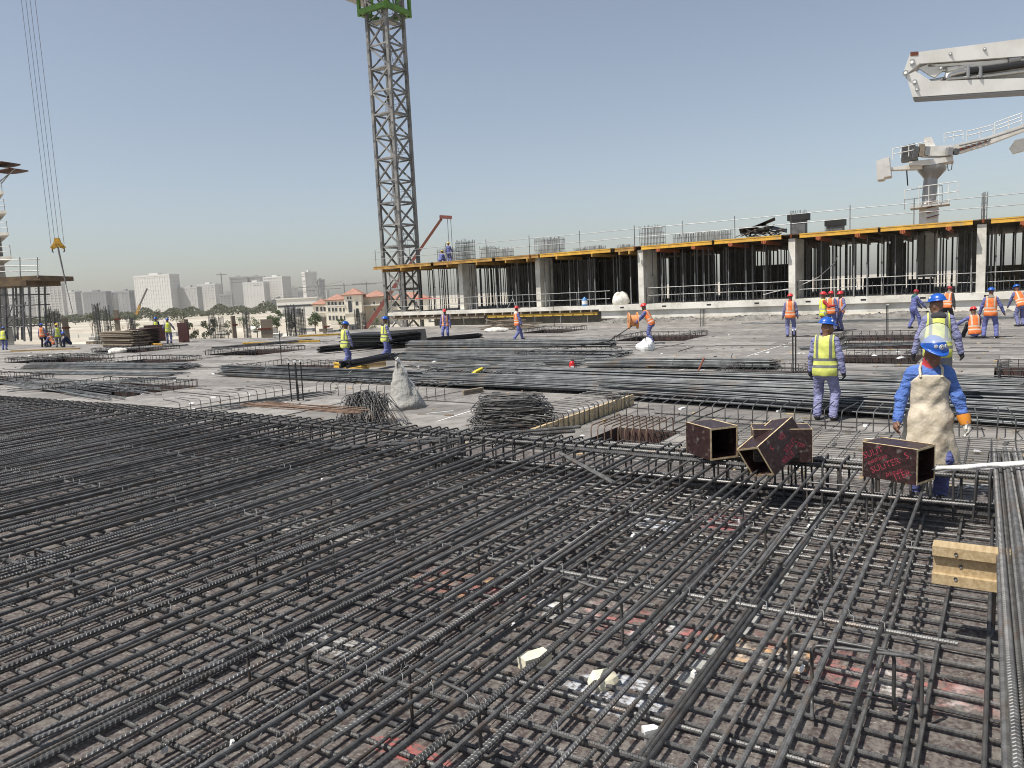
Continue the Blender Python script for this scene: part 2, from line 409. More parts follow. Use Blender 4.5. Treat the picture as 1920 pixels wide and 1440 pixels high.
while v < 23.8:
    upper_vs.append(v)
    bw = random.choice(bows); yaw = .004 if v > 3 else .003
    hook = 1 if v > 2.6 else 2; RU = .0150 if random.random() < .33 else .0118
    q = random.random()
    if q < .55:
        lay(up, rbar(9.5, RU, bw, hook), -.62 + random.uniform(-.1, .12), v, 'u_hook', ZU + random.uniform(-.006, .006), yaw)
    else:                                   # two bars lapped side by side
        lap = random.choice([3.5, 5.0]); 
        lay(up, rbar(lap, RU, 0, hook), 8.88 - lap + random.uniform(-.1, .12), v + .038, 'u_hook', ZU, .01)
        lay(up, rbar(8.0, RU, bw, 0), -1.9 + random.uniform(-.5, .3), v, 'u', ZU + random.uniform(-.004, .004), yaw)
    v += random.choice([.11, .14, .17, .22]) if v > 1.4 else .17
for u in (1.3, 2.9, 4.72, 6.3, 7.7):
    lay(up, rbar(12.0, .0135, .0), u, .15, 'v', ZU - .034, .002); lay(up, rbar(12.0, .0135, .0), u + .03, 12.0, 'v', ZU - .034, .002)
ties = MB()
for u in (2.9, 4.72, 6.3):
    for vv in upper_vs:
        if vv > 14 or random.random() < .3: continue
        h = random.uniform(.0, .035); du = random.uniform(-.01, .01)
        path = [(u + du - .012, vv - .024, ZU - .04), (u + du, vv - .021, ZU + .018), (u + du + .006, vv + .006, ZU + .025), (u + du + .012, vv + .024, ZU - .01)]
        ties.tube(path, .0026, 4)
        ties.tube([(u + du, vv, ZU + .02), (u + du + random.uniform(-.02, .02), vv + random.uniform(-.02, .02), ZU + .03 + h)], .0024, 4)
for _ in range(420):
    u_, v_ = random.uniform(1.5, 8.6), random.uniform(-.2, 9)
    ties.tube([(u_, v_, .07), (u_ + random.uniform(-.03, .03), v_ + random.uniform(-.03, .03), .085 + random.uniform(0, .02)), (u_ + random.uniform(-.05, .05), v_ + random.uniform(-.05, .05), .075)], .0022, 4)
ties.obj('tie_wire', 'wire', up, 'stuff')
for i, (x0, y0, x1, y1) in enumerate([(300, 1180, 760, 1000), (120, 1010, 480, 905), (620, 1390, 980, 1150), (60, 1390, 420, 1240)]):
    A, B = gp(x0, y0, ZU + .03), gp(x1, y1, ZU + .03); me = ribbed('rebar', (B - A).length, .0125); o = link('rebar', me, up)   # spare bars lying loose on top
    d = up.matrix_world; ua, va = uvof(A); ub, vb = uvof(B); o.location = (ua, va, ZU + .034); o.rotation_euler = (random.uniform(0, 6), 0, math.atan2(vb - va, ub - ua))
# chairs that hold the upper layer up
ch = MB(); hh = ZU - .055
ch.tube(fillet([(.16, -.28, .03), (0, -.28, .03), (0, -.28, hh), (0, .28, hh), (0, .28, .03), (-.16, .28, .03)], .05), .0105, 7)
chair_me = ch.mesh('rebar_chair', 'rebar')
chair_px = [(1480, 1300), (1728, 1368), (1430, 1078), (1625, 985), (1290, 1010), (985, 1005), (895, 1095), (640, 1090), (520, 1055), (915, 1430),
            (470, 1300), (692, 965), (1045, 1180), (575, 1130), (275, 990), (140, 1125), (68, 1120), (1135, 905), (300, 935), (420, 930), (1860, 1200)]
names = ['beside the grey tape strip', 'nearest the rebar stack, lower right', 'below the tilted box', 'below the lettered box on the right', 'below the box with the open front', 'in the middle of the mat', 'left of the cream blocks', 'left of the red paint', 'far left of the white paint', 'at the bottom edge of the picture', 'at lower left among dense bars', 'below the crossing thick bars', 'by the orange paint', 'just left of the paint line', 'small and far, on the left', 'at the left edge, curved top', 'hard by the left edge', 'beneath the far box', 'far left, beyond the tie wires', 'behind the tie wire line', 'under the rebar stack']
for i, (x, y) in enumerate(chair_px):
    p = gp(x, y, .03); uu, vv = uvof(p)
    o = link('rebar_chair', chair_me); o.location = p + W(0, (.28 if i % 2 else -.28)); o.location.z = .03; o.rotation_euler = (0, 0, RZ + random.uniform(-.25, .25))
    tag(o, 'bent steel rebar chair propping the upper bars, ' + names[i], 'rebar chair', 'rebar chairs under the upper mat')
# ---- edge beam cage at the far side of the mats
cage = gthing('edge_beam_cage', 'beam cage of thick ribbed bars and stirrups along the far edge of the mat', 'beam cage', 8.72, 0, 0)
for (du, z) in ((-.20, .47), (-.02, .475), (.16, .465), (-.22, .10), (.0, .10), (.2, .10)):
    for v0 in (-.9, 9.8):
        lay(cage, rbar(12.0, .022, .004), du, v0 + random.uniform(-.2, .2), 'v', z, .0015)
st = MB().tube(fillet([(-.27, 0, .03), (-.27, 0, .50), (.25, 0, .50), (.25, 0, .03)], .05), .012, 6).mesh('stirrup', 'rebar_dark')
v = -.6
while v < 24:
    o = link('stirrup', st, cage); o.location = (0, v, 0); o.rotation_euler = (random.gauss(0, .03), 0, random.gauss(0, .04))
    v += random.choice([.14, .17, .2, .3]) if v < 8 else .25
# fat column starter bars standing in the cage
cs = gthing('column_starter_bars', 'cluster of black vertical bars standing in the beam cage mid-picture', 'rebar cluster', 8.3, 6.55, 0)
for i in range(14):
    mb = MB().tube([(0, 0, .02), (random.gauss(0, .01), random.gauss(0, .01), .50 + random.uniform(-.04, .05))], .018, 7)
    o = mb.obj('bar', 'rebar', cs); o.location = (random.uniform(-.28, .3), (i % 7 - 3) * .085 + random.uniform(-.02, .02), 0)
for i, (a, b, r_, lab) in enumerate([((640, 938), (862, 848), .022, 'thick ribbed bar lying askew under the mat left of the starter bars'), ((655, 948), (905, 858), .020, 'second thick bar lying askew left of the starter bars'),
        ((620, 842), (1080, 808), .024, 'twisted thick bar resting along the cage edge'), ((700, 832), (1090, 800), .022, 'thick bar with coarse ribs just behind the twisted one'), ((1050, 850), (1150, 905), .022, 'thick bar end sloping down right of the starter bars'),
        ((930, 828), (1400, 872), .024, 'thick bar lying on the cage towards the open box')]):
    A, B = gp(*a, .42), gp(*b, .47)
    me = ribbed('loose_bar', (B - A).length, r_, .026, 8); o = link('loose_thick_bar', me); o.location = A
    o.rotation_euler = (B - A).to_track_quat('X', 'Z').to_euler(); tag(o, lab, 'rebar', 'thick bars by the beam cage')
# ---- stack of bars along the right edge, on its timber bearer
stk = gthing('rebar_stack', 'stack of long dark bars along the right edge of the picture', 'rebar stack', 2.2, -.19, .64); stk.rotation_euler = (0, 0, RZ + R(1.25))
RU = .0165
for i in range(34):
    row = i // 9; r_ = .017
    o = link('rebar', rbar(6.5, RU), stk)
    o.location = (-.1 + random.uniform(-.04, .05), -.42 + (i % 9) * .062 + random.uniform(-.012, .012) + (.03 if row % 2 else 0), r_ + row * .034 + random.uniform(0, .006))
    o.rotation_euler = (random.uniform(0, 6), random.gauss(0, .001), random.gauss(0, .005))
mbw = MB()
for uu in (6.05,):
    mbw.tube([(uu, -.5, .0), (uu + .02, -.5, .14), (uu, -.2, .17), (uu - .02, .12, .15), (uu, .13, .01)], .006, 5)
mbw.obj('binding_wire', 'rebar_black', stk)
tb = gthing('timber_bearer', 'yellow timber formwork beam with a recessed web carrying the rebar stack', 'timber beam', 5.62, .34, .46)
mb = MB(); mb.box(-.045, .045, -1.25, 0, 0, .045).box(-.045, .045, -1.25, 0, .127, .17)
# gently chamfered ends
mb.obj('flange', 'timber', tb); MB().box(-.02, .028, -1.25, -.004, .0455, .1265).obj('web', 'timber', tb)
for (y, z) in ((-.10, .035), (-.12, .085), (-.10, .145)):
    n = MB().lathe([(0, 0), (.008, 0), (.008, .003)], 8); o = n.obj('bolt_head', 'galv_dark', tb); o.location = (-.047 if z != .085 else -.022, y, z); o.rotation_euler = (0, R(-90), 0)
# enlarge the bearer to its size in the photograph
tb.scale = (1.5, 1.35, 1.5); tb.location = W(5.55, .34, .455)
A = gp(1750, 880, .62); B = gp(1935, 868, .86); C = gp(2100, 850, .8)
o = MB().beam(A, B, .012, .05).beam(B, C, .012, .05).obj('white_webbing', 'rope_white'); tag(o, 'white webbing strap stretched from the lettered box over the rebar stack', 'strap')
o = MB().tube([A + (B - A) * (k / 8) + Vector((0, 0, .008 * math.sin(k * 1.7))) for k in range(9)] + [C], .022, 6).obj('twisted_strap_core', 'rope_white', o)
# ---- plywood block-out boxes
def text_mesh(body, size, shear=0.0):
    c = bpy.data.curves.new('print', 'FONT'); c.body = body; c.size = size; c.shear = shear; c.extrude = 0; c.resolution_u = 2
    o = bpy.data.objects.new('print', c); COL.objects.link(o)
    dg = bpy.context.evaluated_depsgraph_get(); dg.update(); me = bpy.data.meshes.new_from_object(o.evaluated_get(dg)); bpy.data.objects.remove(o); me.materials.clear(); me.materials.append(M['print_red']); return me
def blockout(label, L, Wd, Hh, t=.02, back=0, lines=()):
    """hollow box, open at +x; local x along its length, base at z = 0"""
    b = thing('plywood_box', label, 'plywood box', group='block-out boxes on the mat')
    w2 = Wd / 2; e = .0015
    MB().box(0, L, -w2, -w2 + t, 0, Hh).obj('side_panel', 'film_ply', b); MB().box(0, L, w2 - t, w2, 0, Hh).obj('side_panel', 'film_ply', b)
    MB().box(.001, L - .001, -w2 + t, w2 - t, .001, t).obj('bottom_panel', 'film_ply', b)
    MB().box(.001, L - .001, -w2 + t + .0, w2 - t, Hh - t, Hh - .002).obj('top_panel', 'film_ply', b)
    MB().box(*((L - t, L - .001) if back else (.001, t)), -w2 + t, w2 - t, t, Hh - t).obj('end_panel', 'film_ply', b)
    ed = MB(); q = .0025
    for x0, x1 in ((L, L + q), (-q, 0)):
        ed.box(x0, x1, -w2, -w2 + t, 0, Hh).box(x0, x1, w2 - t, w2, 0, Hh).box(x0, x1, -w2 + t, w2 - t, 0, t).box(x0, x1, -w2 + t, w2 - t, Hh - t, Hh)
    ed.box(0, L, -w2, -w2 + t, Hh, Hh + q).box(0, L, w2 - t, w2, Hh, Hh + q)
    ed.obj('raw_edge', 'ply_edge', b)
    for (txt, sz, x, z, ang, sh) in lines:
        me = text_mesh(txt, sz, sh); o = link('printed_lettering', me, b)
        o.location = (x, -w2 - .0012, z)
        o.rotation_euler = Euler((R(90), 0, 0)).to_matrix().to_4x4().to_euler()
        o.matrix_local = Matrix.Translation((x, -w2 - .0012, z)) @ Matrix.Rotation(R(90), 4, 'X') @ Matrix.Rotation(R(ang), 4, 'Z')
    return b
LN = [('SULIT', .088, .02, .175, 27, 0), ('platinum', .062, .06, .125, 27, .35), ('SULITER', .088, .10, .045, 27, 0), ('latinum', .062, .24, .03, 27, .35), ('ITER', .088, .335, .012, 27, 0), ('S', .088, .43, .235, 27, 0)]
def place(b, P, ang, z, rx=0, ry=0):
    b.location = (P.x, P.y, z); b.rotation_euler = (rx, ry, ang)
P0, P1 = gp(1617, 893, .52), gp(1715, 911, .52); d = P1 - P0
c_ = blockout('dark red lettered plywood box with its open end to the right', .53, .33, .34, lines=LN); ang = math.atan2(d.y, d.x)
place(c_, P0 + Vector((-math.sin(ang), math.cos(ang), 0)) * .165, ang, .525)
P0, P1 = gp(1287, 849, .52), gp(1330, 864, .52); d = P1 - P0
a_ = blockout('plain brown plywood box with its open front facing right, leftmost of the boxes', .50, .36, .36); ang = math.atan2(d.y, d.x)
place(a_, P0 + Vector((-math.sin(ang), math.cos(ang), 0)) * .18, ang, .525)
P1 = gp(1523, 868, .52); b_ = blockout('plywood box standing behind the tilted one', .60, .34, .36, lines=[('S', .07, .08, .18, 20, 0), ('ETER', .06, .4, .2, -20, 0)])
ang = R(-14); place(b_, P1 - Vector((math.cos(ang), math.sin(ang), 0)) * .60 + Vector((-math.sin(ang), math.cos(ang), 0)) * .17, ang, .525)
d_ = blockout('tilted lettered plywood box leaning on another, its open end low at left', .60, .33, .35, back=1,
              lines=[('ER', .085, .38, .30, 188, 0), ('SULITER', .085, .57, .185, 188, 0), ('ETER', .085, .36, .075, 180, 0), ('S', .085, .16, .27, 188, 0)])
ex = Vector((.772, .467, .413)).normalized(); ez = Vector((-.522, 0, .852)); ez = (ez - ex * ez.dot(ex)).normalized(); ey = ez.cross(ex)
cor = at(1421, 838, 7.75); org = cor + ey * .165 - ez * .35
d_.matrix_world = Matrix(((ex.x, ey.x, ez.x, org.x), (ex.y, ey.y, ez.y, org.y), (ex.z, ey.z, ez.z, org.z), (0, 0, 0, 1)))
# ================================================================== ON THE DECK
def blob(name, mats, rx, ry, rz, seed=0, n=18, m=10, rough=.25, flat=True):
    """a crumpled sack or lump resting on z = 0"""
    r = random.Random(seed); ph = [(r.uniform(0, 6.28), r.uniform(1, 5), r.uniform(1, 4), r.uniform(.3, 1)) for _ in range(9)]
    mb = MB(); vs, fs = [], []
    for i in range(m + 1):
        th = math.pi * i / m
        for j in range(n):
            p = 2 * math.pi * j / n
            k = 1 + rough * sum(a[3] * math.sin(a[1] * p + a[0]) * math.sin(a[2] * th + a[0] * 2) for a in ph) / 3
            z = math.cos(th); zz = z if z > -.5 else -.5
            vs.append((rx * k * math.sin(th) * math.cos(p), ry * k * math.sin(th) * math.sin(p), rz * (zz + .5) / 1.5 * k))
    for i in range(m):
        for j in range(n): fs.append((i * n + j, (i + 1) * n + j, (i + 1) * n + (j + 1) % n, i * n + (j + 1) % n))
    return mb.add(vs, fs, 0, not flat).mesh(name, mats)
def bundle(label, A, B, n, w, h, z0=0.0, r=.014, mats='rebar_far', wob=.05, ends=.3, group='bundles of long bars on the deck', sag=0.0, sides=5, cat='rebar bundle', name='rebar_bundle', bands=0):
    A, B = Vector(A), Vector(B); d = (B - A); L = d.length; root = thing(name, label, cat, (A.x, A.y, 0), math.atan2(d.y, d.x), group)
    mb = MB(); layers = max(1, int(round(n * r * 2 / max(w, .01))))
    for i in range(n):
        y = random.uniform(-w / 2, w / 2) ; fr = math.sqrt(max(.05, 1 - (2 * y / w) ** 2)); z = z0 + r + random.random() * h * fr
        y2 = y + random.gauss(0, wob * w); x0 = random.uniform(-ends, ends) * .5; x1 = L + random.uniform(-ends, ends) * .5
        ph = random.uniform(0, 6); pts = []
        for k in range(6):
            t = k / 5; pts.append((x0 + (x1 - x0) * t, y + (y2 - y) * t + .04 * wob * L * math.sin(ph + t * 3) * .3, z + sag * math.sin(math.pi * t) + .012 * math.sin(ph * 2 + 5 * t)))
        mb.tube(pts, r, sides)
    mb.obj('bars', mats, root, 'stuff')
    for k in range(bands):
        x = L * (k + .7) / (bands + .4); t = MB().tube([(x, w / 2 * math.cos(a) * 1.06, z0 + h / 2 + (h / 2 + .02) * math.sin(a)) for a in [i * math.pi / 6 for i in range(13)]], .006, 4); t.obj('tie_band', 'wire', root)
    return root
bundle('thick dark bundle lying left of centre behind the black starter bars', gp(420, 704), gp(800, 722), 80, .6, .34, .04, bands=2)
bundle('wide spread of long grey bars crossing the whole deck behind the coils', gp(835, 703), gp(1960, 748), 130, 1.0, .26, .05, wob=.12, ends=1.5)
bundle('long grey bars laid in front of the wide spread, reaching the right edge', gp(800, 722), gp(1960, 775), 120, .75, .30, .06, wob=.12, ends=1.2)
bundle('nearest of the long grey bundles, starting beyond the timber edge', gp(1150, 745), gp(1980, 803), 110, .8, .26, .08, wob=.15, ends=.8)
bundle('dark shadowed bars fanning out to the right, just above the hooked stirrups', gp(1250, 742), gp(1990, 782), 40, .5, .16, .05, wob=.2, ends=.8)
bundle('compact bundle between the fire extinguisher and the black posts', gp(1100, 689), gp(1452, 692), 60, .45, .22, .06, bands=1)
bundle('thin pair of bars lying in front of the compact bundle', gp(1085, 700), gp(1440, 705), 5, .25, .02, .02)
bundle('dark bundle in front of the walking man with the orange vest', gp(770, 652), gp(1150, 650), 80, .7, .3, .03)
bundle('lower spread of bars left of the far pit in the middle', gp(770, 664), gp(1170, 668), 90, 1.3, .2, .02, wob=.15)
bundle('loose bars behind the yellow tool', gp(740, 672), gp(1120, 682), 90, 1.5, .2, .02, wob=.2)
bundle('bars scattered beside the pit with the yellow tool', gp(770, 688), gp(1010, 690), 26, .8, .1, .02, wob=.3)
bundle('long dark bundle at the left, ends turned up', gp(60, 690), gp(355, 692), 80, 1.0, .22, .02, wob=.2)
bundle('second bundle at the left nearer than the turned-up one', gp(75, 700), gp(330, 704), 34, .8, .06, .02, wob=.25)
bundle('bundle ending in splayed tips by the left pits', gp(190, 690), gp(350, 686), 20, .4, .12, .02, wob=.3)
bundle('loose bars lying over the left pit', gp(10, 712), gp(260, 742), 22, 1.6, .05, .04, wob=.3, ends=1.5)
bundle('thin bars criss-crossing left of the near pit', gp(40, 735), gp(300, 715), 16, 1.2, .05, .06, wob=.3, ends=1.2)
bundle('bars laid beside the black starter bars', gp(395, 770), gp(600, 738), 14, 1.3, .03, .02, r=.009, wob=.2, ends=.8)
bundle('rusty straight bars laid over the mat edge behind the stirrup heap', gp(480, 792), gp(680, 812), 16, .55, .05, .40, r=.010, mats='rebar_rust', wob=.1)
bundle('dark bars on the deck far left of the two men', gp(400, 655), gp(580, 640), 26, .8, .12, .02, wob=.3)
bundle('bundle lying right behind the two walking men', gp(600, 664), gp(900, 636), 40, .5, .28, .05, mats='rebar_black', r=.018, wob=.06)
bundle('low bundle near the far left pit', gp(20, 675), gp(190, 665), 20, .6, .06, .02, wob=.3)
bundle('dark bars lying beneath the left men', gp(180, 660), gp(350, 648), 18, .5, .05, .02, wob=.3)
bundle('bars lying in front of the far right pit', gp(1500, 655), gp(1760, 645), 16, .8, .05, .02, wob=.2)
bundle('thin bars on the right behind the apron', gp(1640, 705), gp(1960, 722), 26, 2.2, .02, .02, r=.010, wob=.05, ends=1.)
bundle('many thin straight bars laid on the deck at the right edge', gp(1740, 735), gp(1990, 742), 26, 1.8, .02, .02, r=.010, wob=.05, ends=1.)
bundle('short bundle with bent ends beside the black posts', gp(1375, 690), gp(1458, 690), 18, .5, .1, .03, wob=.4)
bundle('bars beside the cable man, lying before the slab', gp(1420, 607), gp(1920, 596), 30, 1.5, .06, .02, wob=.1, ends=2)
# dark fat pipe bundle resting on timber by the two men
bundle('fat black bundle of pipes resting on yellow timbers', gp(650, 692, .22), gp(732, 676, .22), 14, .45, .22, .22, r=.05, mats='rebar_black', sides=7, name='pipe_bundle', cat='pipe bundle', group='pipe bundles')
for i, (a, b, lab) in enumerate([((628, 690), (692, 698), 'yellow painted timber beam under the black pipes, left end'), ((680, 690), (724, 687), 'weathered timber beam under the black pipes, right end'), ((1215, 690), (1240, 686), 'orange timber offcut by the fire extinguisher'),
        ((868, 741), (905, 735), 'grey timber bearer under the long bars'), ((455, 646), (600, 641), 'long yellow board far left of the two men'), ((270, 646), (305, 648), 'yellow beam beside the red panels'), ((560, 632), (640, 628), 'yellow beam at the far deck edge'),
        ((20, 660), (150, 655), 'long brown timber edging near the left workers'), ((1000, 642), (1012, 641), 'pale short block behind the man in orange')]):
    A, B = gp(*a), gp(*b); d = B - A; h = .22 if i < 2 else .12
    o = thing('timber_beam', lab, 'timber', A, math.atan2(d.y, d.x), 'timber beams on the deck'); L = max(d.length, .3); mt = ['timber_yellow', 'timber', 'beam_yellow', 'timber_grey', 'timber_yellow', 'beam_yellow', 'timber_yellow', 'timber', 'timber'][i]
    MB().box(0, L, -.05, .05, 0, h * .28).obj('flange', mt, o); MB().box(0, L, -.05, .05, h * .72, h).obj('flange', mt, o); MB().box(.004, L - .004, -.022, .022, h * .28, h * .72).obj('web', mt, o)
# stirrup heaps (coils of bent bars)
def heap(label, P, rot, Lx, Ly, Hh, n, r, seed, hang=0):
    o = thing('stirrup_heap', label, 'stirrup heap', P, rot, 'heaps of bent stirrups'); rr = random.Random(seed); mb = MB()
    for i in range(n):
        z = Hh * (i + .5) / n * rr.uniform(.85, 1.05); k = 1 - .35 * (i / n) ** 2
        lx, ly = Lx * k * rr.uniform(.82, 1.05), Ly * k * rr.uniform(.7, 1.1); cx, cy = rr.gauss(0, .05) * Lx, rr.gauss(0, .06) * Ly; a = rr.gauss(0, .09)
        pts = fillet([(-lx / 2, 0, 0), (-lx / 2, ly / 2, 0), (lx / 2, ly / 2, 0), (lx / 2, -ly / 2, 0), (-lx / 2, -ly / 2, 0), (-lx / 2, .0, .01)], .05, 3)
        tilt = rr.gauss(0, .05); mb.tube([(cx + p.x * math.cos(a) - p.y * math.sin(a), cy + p.x * math.sin(a) + p.y * math.cos(a), max(.01, z + p.x * tilt + p.y * rr.gauss(0, .02))) for p in pts], r, 5)
    mb.obj('stirrups', 'rebar', o, 'stuff'); return o
p = (gp(885, 812) + gp(1045, 815)) / 2
heap('loose heap of bent stirrups lying flat near the timber edge', (p.x, p.y + .25, 0), R(-4), 1.4, .8, .66, 110, .0075, 3)
# a drooping heap: bars bent over like a thatch
P = gp(690, 800); o = thing('stirrup_heap', 'drooping thatch-like heap of thin bent bars left of the white sheet', 'stirrup heap', (P.x, P.y + .35, 0), 0, 'heaps of bent stirrups'); mb = MB(); rr = random.Random(5)
for i in range(170):
    a = rr.uniform(-.9, .75); x0 = rr.uniform(-.42, .35); y0 = rr.uniform(-.2, .25); top = .62 + rr.uniform(-.12, .06) - .35 * abs(x0 + .05) ** 1.5
    ex_ = x0 + a * .5 + .12; ey_ = y0 - rr.uniform(.1, .55)
    mb.tube(fillet([(x0 - .25 * rr.random(), y0 + .3, rr.uniform(.1, .45)), (x0, y0 + .08, top), (x0 + a * .15, y0 - .1, top - .03), (ex_, ey_, rr.uniform(.0, .06) + .01)], .1, 4), .007, 5)
for i in range(46):
    x0 = rr.uniform(-.6, .2); y0 = rr.uniform(-.45, -.1); mb.tube([(x0, y0, rr.uniform(.02, .2)), (x0 + rr.uniform(-.5, .5), y0 + rr.uniform(-.15, .15), rr.uniform(.02, .22))], .007, 5)
mb.obj('bent_bars', 'rebar', o, 'stuff')
# a standing fold of white woven sheet
P0, P1, PT = gp(722, 768), gp(792, 768), at(741, 674, 16.6)
o = thing('white_sheet', 'white woven sheet standing in a peaked fold beside the bent bars', 'sheet', ((P0 + P1) / 2)); org = (P0 + P1) / 2
vs, fs = [], []; ns, nt_ = 13, 10; wdt = (P1 - P0).length; hgt = PT.z; apx = (PT - org).x; rr = random.Random(41); ridge = [rr.uniform(-.16, .16) for _ in range(ns + 1)]
for i in range(nt_ + 1):
    t_ = i / nt_; wid = wdt * ((1 - t_) * .86 + .02)
    for j in range(ns + 1):
        s_ = j / ns; an = -math.pi * 1.04 + s_ * math.pi * 1.22; k_ = .52 + ridge[j] * (1 - .5 * t_) + rr.uniform(-.02, .02)
        x = apx * t_ + wid * k_ * math.cos(an) + rr.uniform(-.02, .02); y = wid * (k_ + .08) * math.sin(an) * .75 + .2 + rr.uniform(-.012, .012)
        vs.append((x, y, max(0, hgt * t_ + (rr.uniform(-.03, .03) if 0 < i < nt_ else 0))))
for i in range(nt_):
    for j in range(ns):
        q_ = i * (ns + 1) + j; fs += [(q_, q_ + 1, q_ + ns + 2), (q_, q_ + ns + 2, q_ + ns + 1)]
sh = MB().add(vs, fs, 0, True).obj('sheet_fold', 'white_sheet', o); so = sh.modifiers.new('thick', 'SOLIDIFY'); so.thickness = .012
ed = [Vector(vs[i * (ns + 1) + ns]) for i in range(nt_ + 1)]
MB().tube([p + Vector((.01, -.02, .0)) for p in ed], [.045 + .02 * math.sin(i * 1.9) for i in range(nt_ + 1)], 7, 0, True, False).obj('rolled_hem', 'rope_white', o)
# small loose things on the deck and between the bars
def small(name, label, cat, me, P, rz=0, group=None, rot=None):
    o = link(name, me); o.location = P; o.rotation_euler = rot or (0, 0, rz); tag(o, label, cat, group); return o
small('cream_block', 'cream block between the bars, the one on the left', 'block', MB().box(-.10, .10, -.055, .055, 0, .09).mesh('b', 'cream_block'), gp(1003, 1250), .5, 'cream blocks')
small('cream_block', 'cream block between the bars with worn corners, on the right', 'block', blob('b', 'cream_block', .11, .08, .10, 4, 10, 6, .12), gp(1132, 1285), .4, 'cream blocks')
small('grey_block', 'small white triangular spacer block at lower right', 'spacer', MB().prism([(-.05, -.03, 0), (.05, -.03, 0), (.03, .02, 0), (-.04, .03, 0)], (0, 0, .06)).mesh('b', 'white_plastic'), gp(1220, 1382), .3)
sp_me = MB().box(-.016, .016, -.012, .012, 0, .036).box(-.01, .01, -.009, .009, .036, .05).mesh('cover_spacer', 'white_plastic')
spots = [(612, 1345), (430, 1408), (310, 1415), (640, 1345), (1500, 1265), (560, 927), (985, 985), (370, 895), (1185, 1012), (1204, 1036), (1388, 985), (1518, 995), (965, 1185), (1235, 948), (1300, 1275), (1040, 912), (605, 905), (710, 888), (255, 1000), (905, 935), (1540, 940), (1010, 955), (1330, 940), (815, 915), (540, 880), (1350, 905)]
for i, (x, y) in enumerate(spots):
    o = link('cover_spacer', sp_me); o.location = gp(x, y, .0); o.rotation_euler = (random.uniform(-.5, .5), random.uniform(-.5, .5), random.uniform(0, 6)); o.location.z = .02
    tag(o, 'small white plastic cover spacer tucked between the bars of the mat', 'spacer', 'white spacers among the bars')
wb = blob('white_scrap', 'white_plastic', .10, .06, .05, 9, 9, 6, .5)
for i, (x, y, lab) in enumerate([(605, 770, 'white scrap on the bars left of the bent heap'), (650, 755, 'white tag on the bent heap'), (55, 668, 'white plastic scrap on the far left deck'), (95, 667, 'larger white plastic scrap on the far left deck'), (368, 688, 'white tag at the end of the left bundle'), (400, 702, 'white tag at the splayed tips of the thick bundle'),
        (345, 688, 'white bar cap on the left bundle'), (745, 650, 'white scrap beside the black sheets'), (725, 640, 'white scraps on the black sheets'), (690, 640, 'small white scrap before the black sheets'), (640, 693, 'white tag beside the yellow timber'), (785, 690, 'white scrap right of the two men'), (815, 679, 'pale scrap among the loose bars'),
        (1028, 705, 'white bag scrap beside the fire extinguisher'), (937, 713, 'white cord scrap on the long bars'), (360, 758, 'white scrap by the mat edge'), (268, 740, 'pale stone beside the near pit'), (5, 960, 'white board scrap at the left edge'), (1440, 662, 'white scrap near the black posts'), (1640, 668, 'white rag on the pit cage'), (1690, 672, 'white rag hanging beside the pit')]):
    o = link('white_scrap', wb); o.location = gp(x, y); o.scale = (random.uniform(.7, 1.4),) * 3; o.rotation_euler = (0, 0, random.uniform(0, 6)); tag(o, lab, 'scrap', 'white scraps on the deck')
small('white_sack', 'white sack lying on the far left deck', 'sack', blob('s', 'sack', .55, .35, .3, 3), gp(222, 662))
small('white_sack', 'white sack lying before the man walking in orange', 'sack', blob('s', 'sack', .75, .35, .28, 5), gp(930, 622))
small('white_bag', 'crumpled white bag at the feet of the man with the reel', 'bag', blob('s', 'white_plastic', .34, .28, .40, 8, 20, 12, .35), gp(1212, 657))
# fire extinguisher
P = gp(1073, 698); e = thing('fire_extinguisher', 'small red fire extinguisher with a white label on the deck', 'fire extinguisher', P)
MB().lathe([(0, 0), (.085, 0), (.085, .02), (.085, .26), (.06, .32), (.03, .34), (0, .34)], 14).obj('cylinder', 'ext_red', e); MB().box(-.05, .05, -.088, -.0855, .08, .2).obj('label', 'white_plastic', e)
MB().box(-.02, .08, -.012, .012, .35, .38).box(-.015, .015, -.012, .012, .34, .35).obj('handle', 'black', e); MB().tube([(.04, 0, .36), (.12, 0, .3), (.12, 0, .1)], .012, 6).obj('hose', 'black', e)
# angle grinder
P = gp(893, 712); A = at(882, 716, P.y) ; e = thing('power_tool', 'yellow and black handheld angle grinder lying on the long bars', 'power tool', (P.x, P.y, .16), R(28), rot=(0, R(-28), R(15)))
MB().tube([(-.12, 0, .05), (0, 0, .055), (.18, 0, .05), (.26, 0, .045)], [.05, .06, .05, .03], 10).obj('body', 'tool_yellow', e); MB().tube([(-.34, 0, .04), (-.14, 0, .05)], [.035, .05], 10).obj('grip', 'black', e); MB().lathe([(0, 0), (.09, 0), (.09, .01), (0, .01)], 14, (.26, 0, -.02)).obj('disc', 'galv_dark', e)
# rusty pole with a square foot
P = gp(1298, 722); T = at(1320, 672, P.y + .6); e = thing('rusty_prop', 'rusty steel prop with a black base plate leaning on the bars', 'steel prop', P); d = T - P
MB().tube([(0, 0, .03), d], .025, 8).obj('tube', 'rust_red', e); MB().box(-.13, .13, -.1, .1, 0, .03).obj('base_plate', 'black', e); MB().tube([d * .3, d * .36], .04, 8).obj('collar', 'rust_red', e)
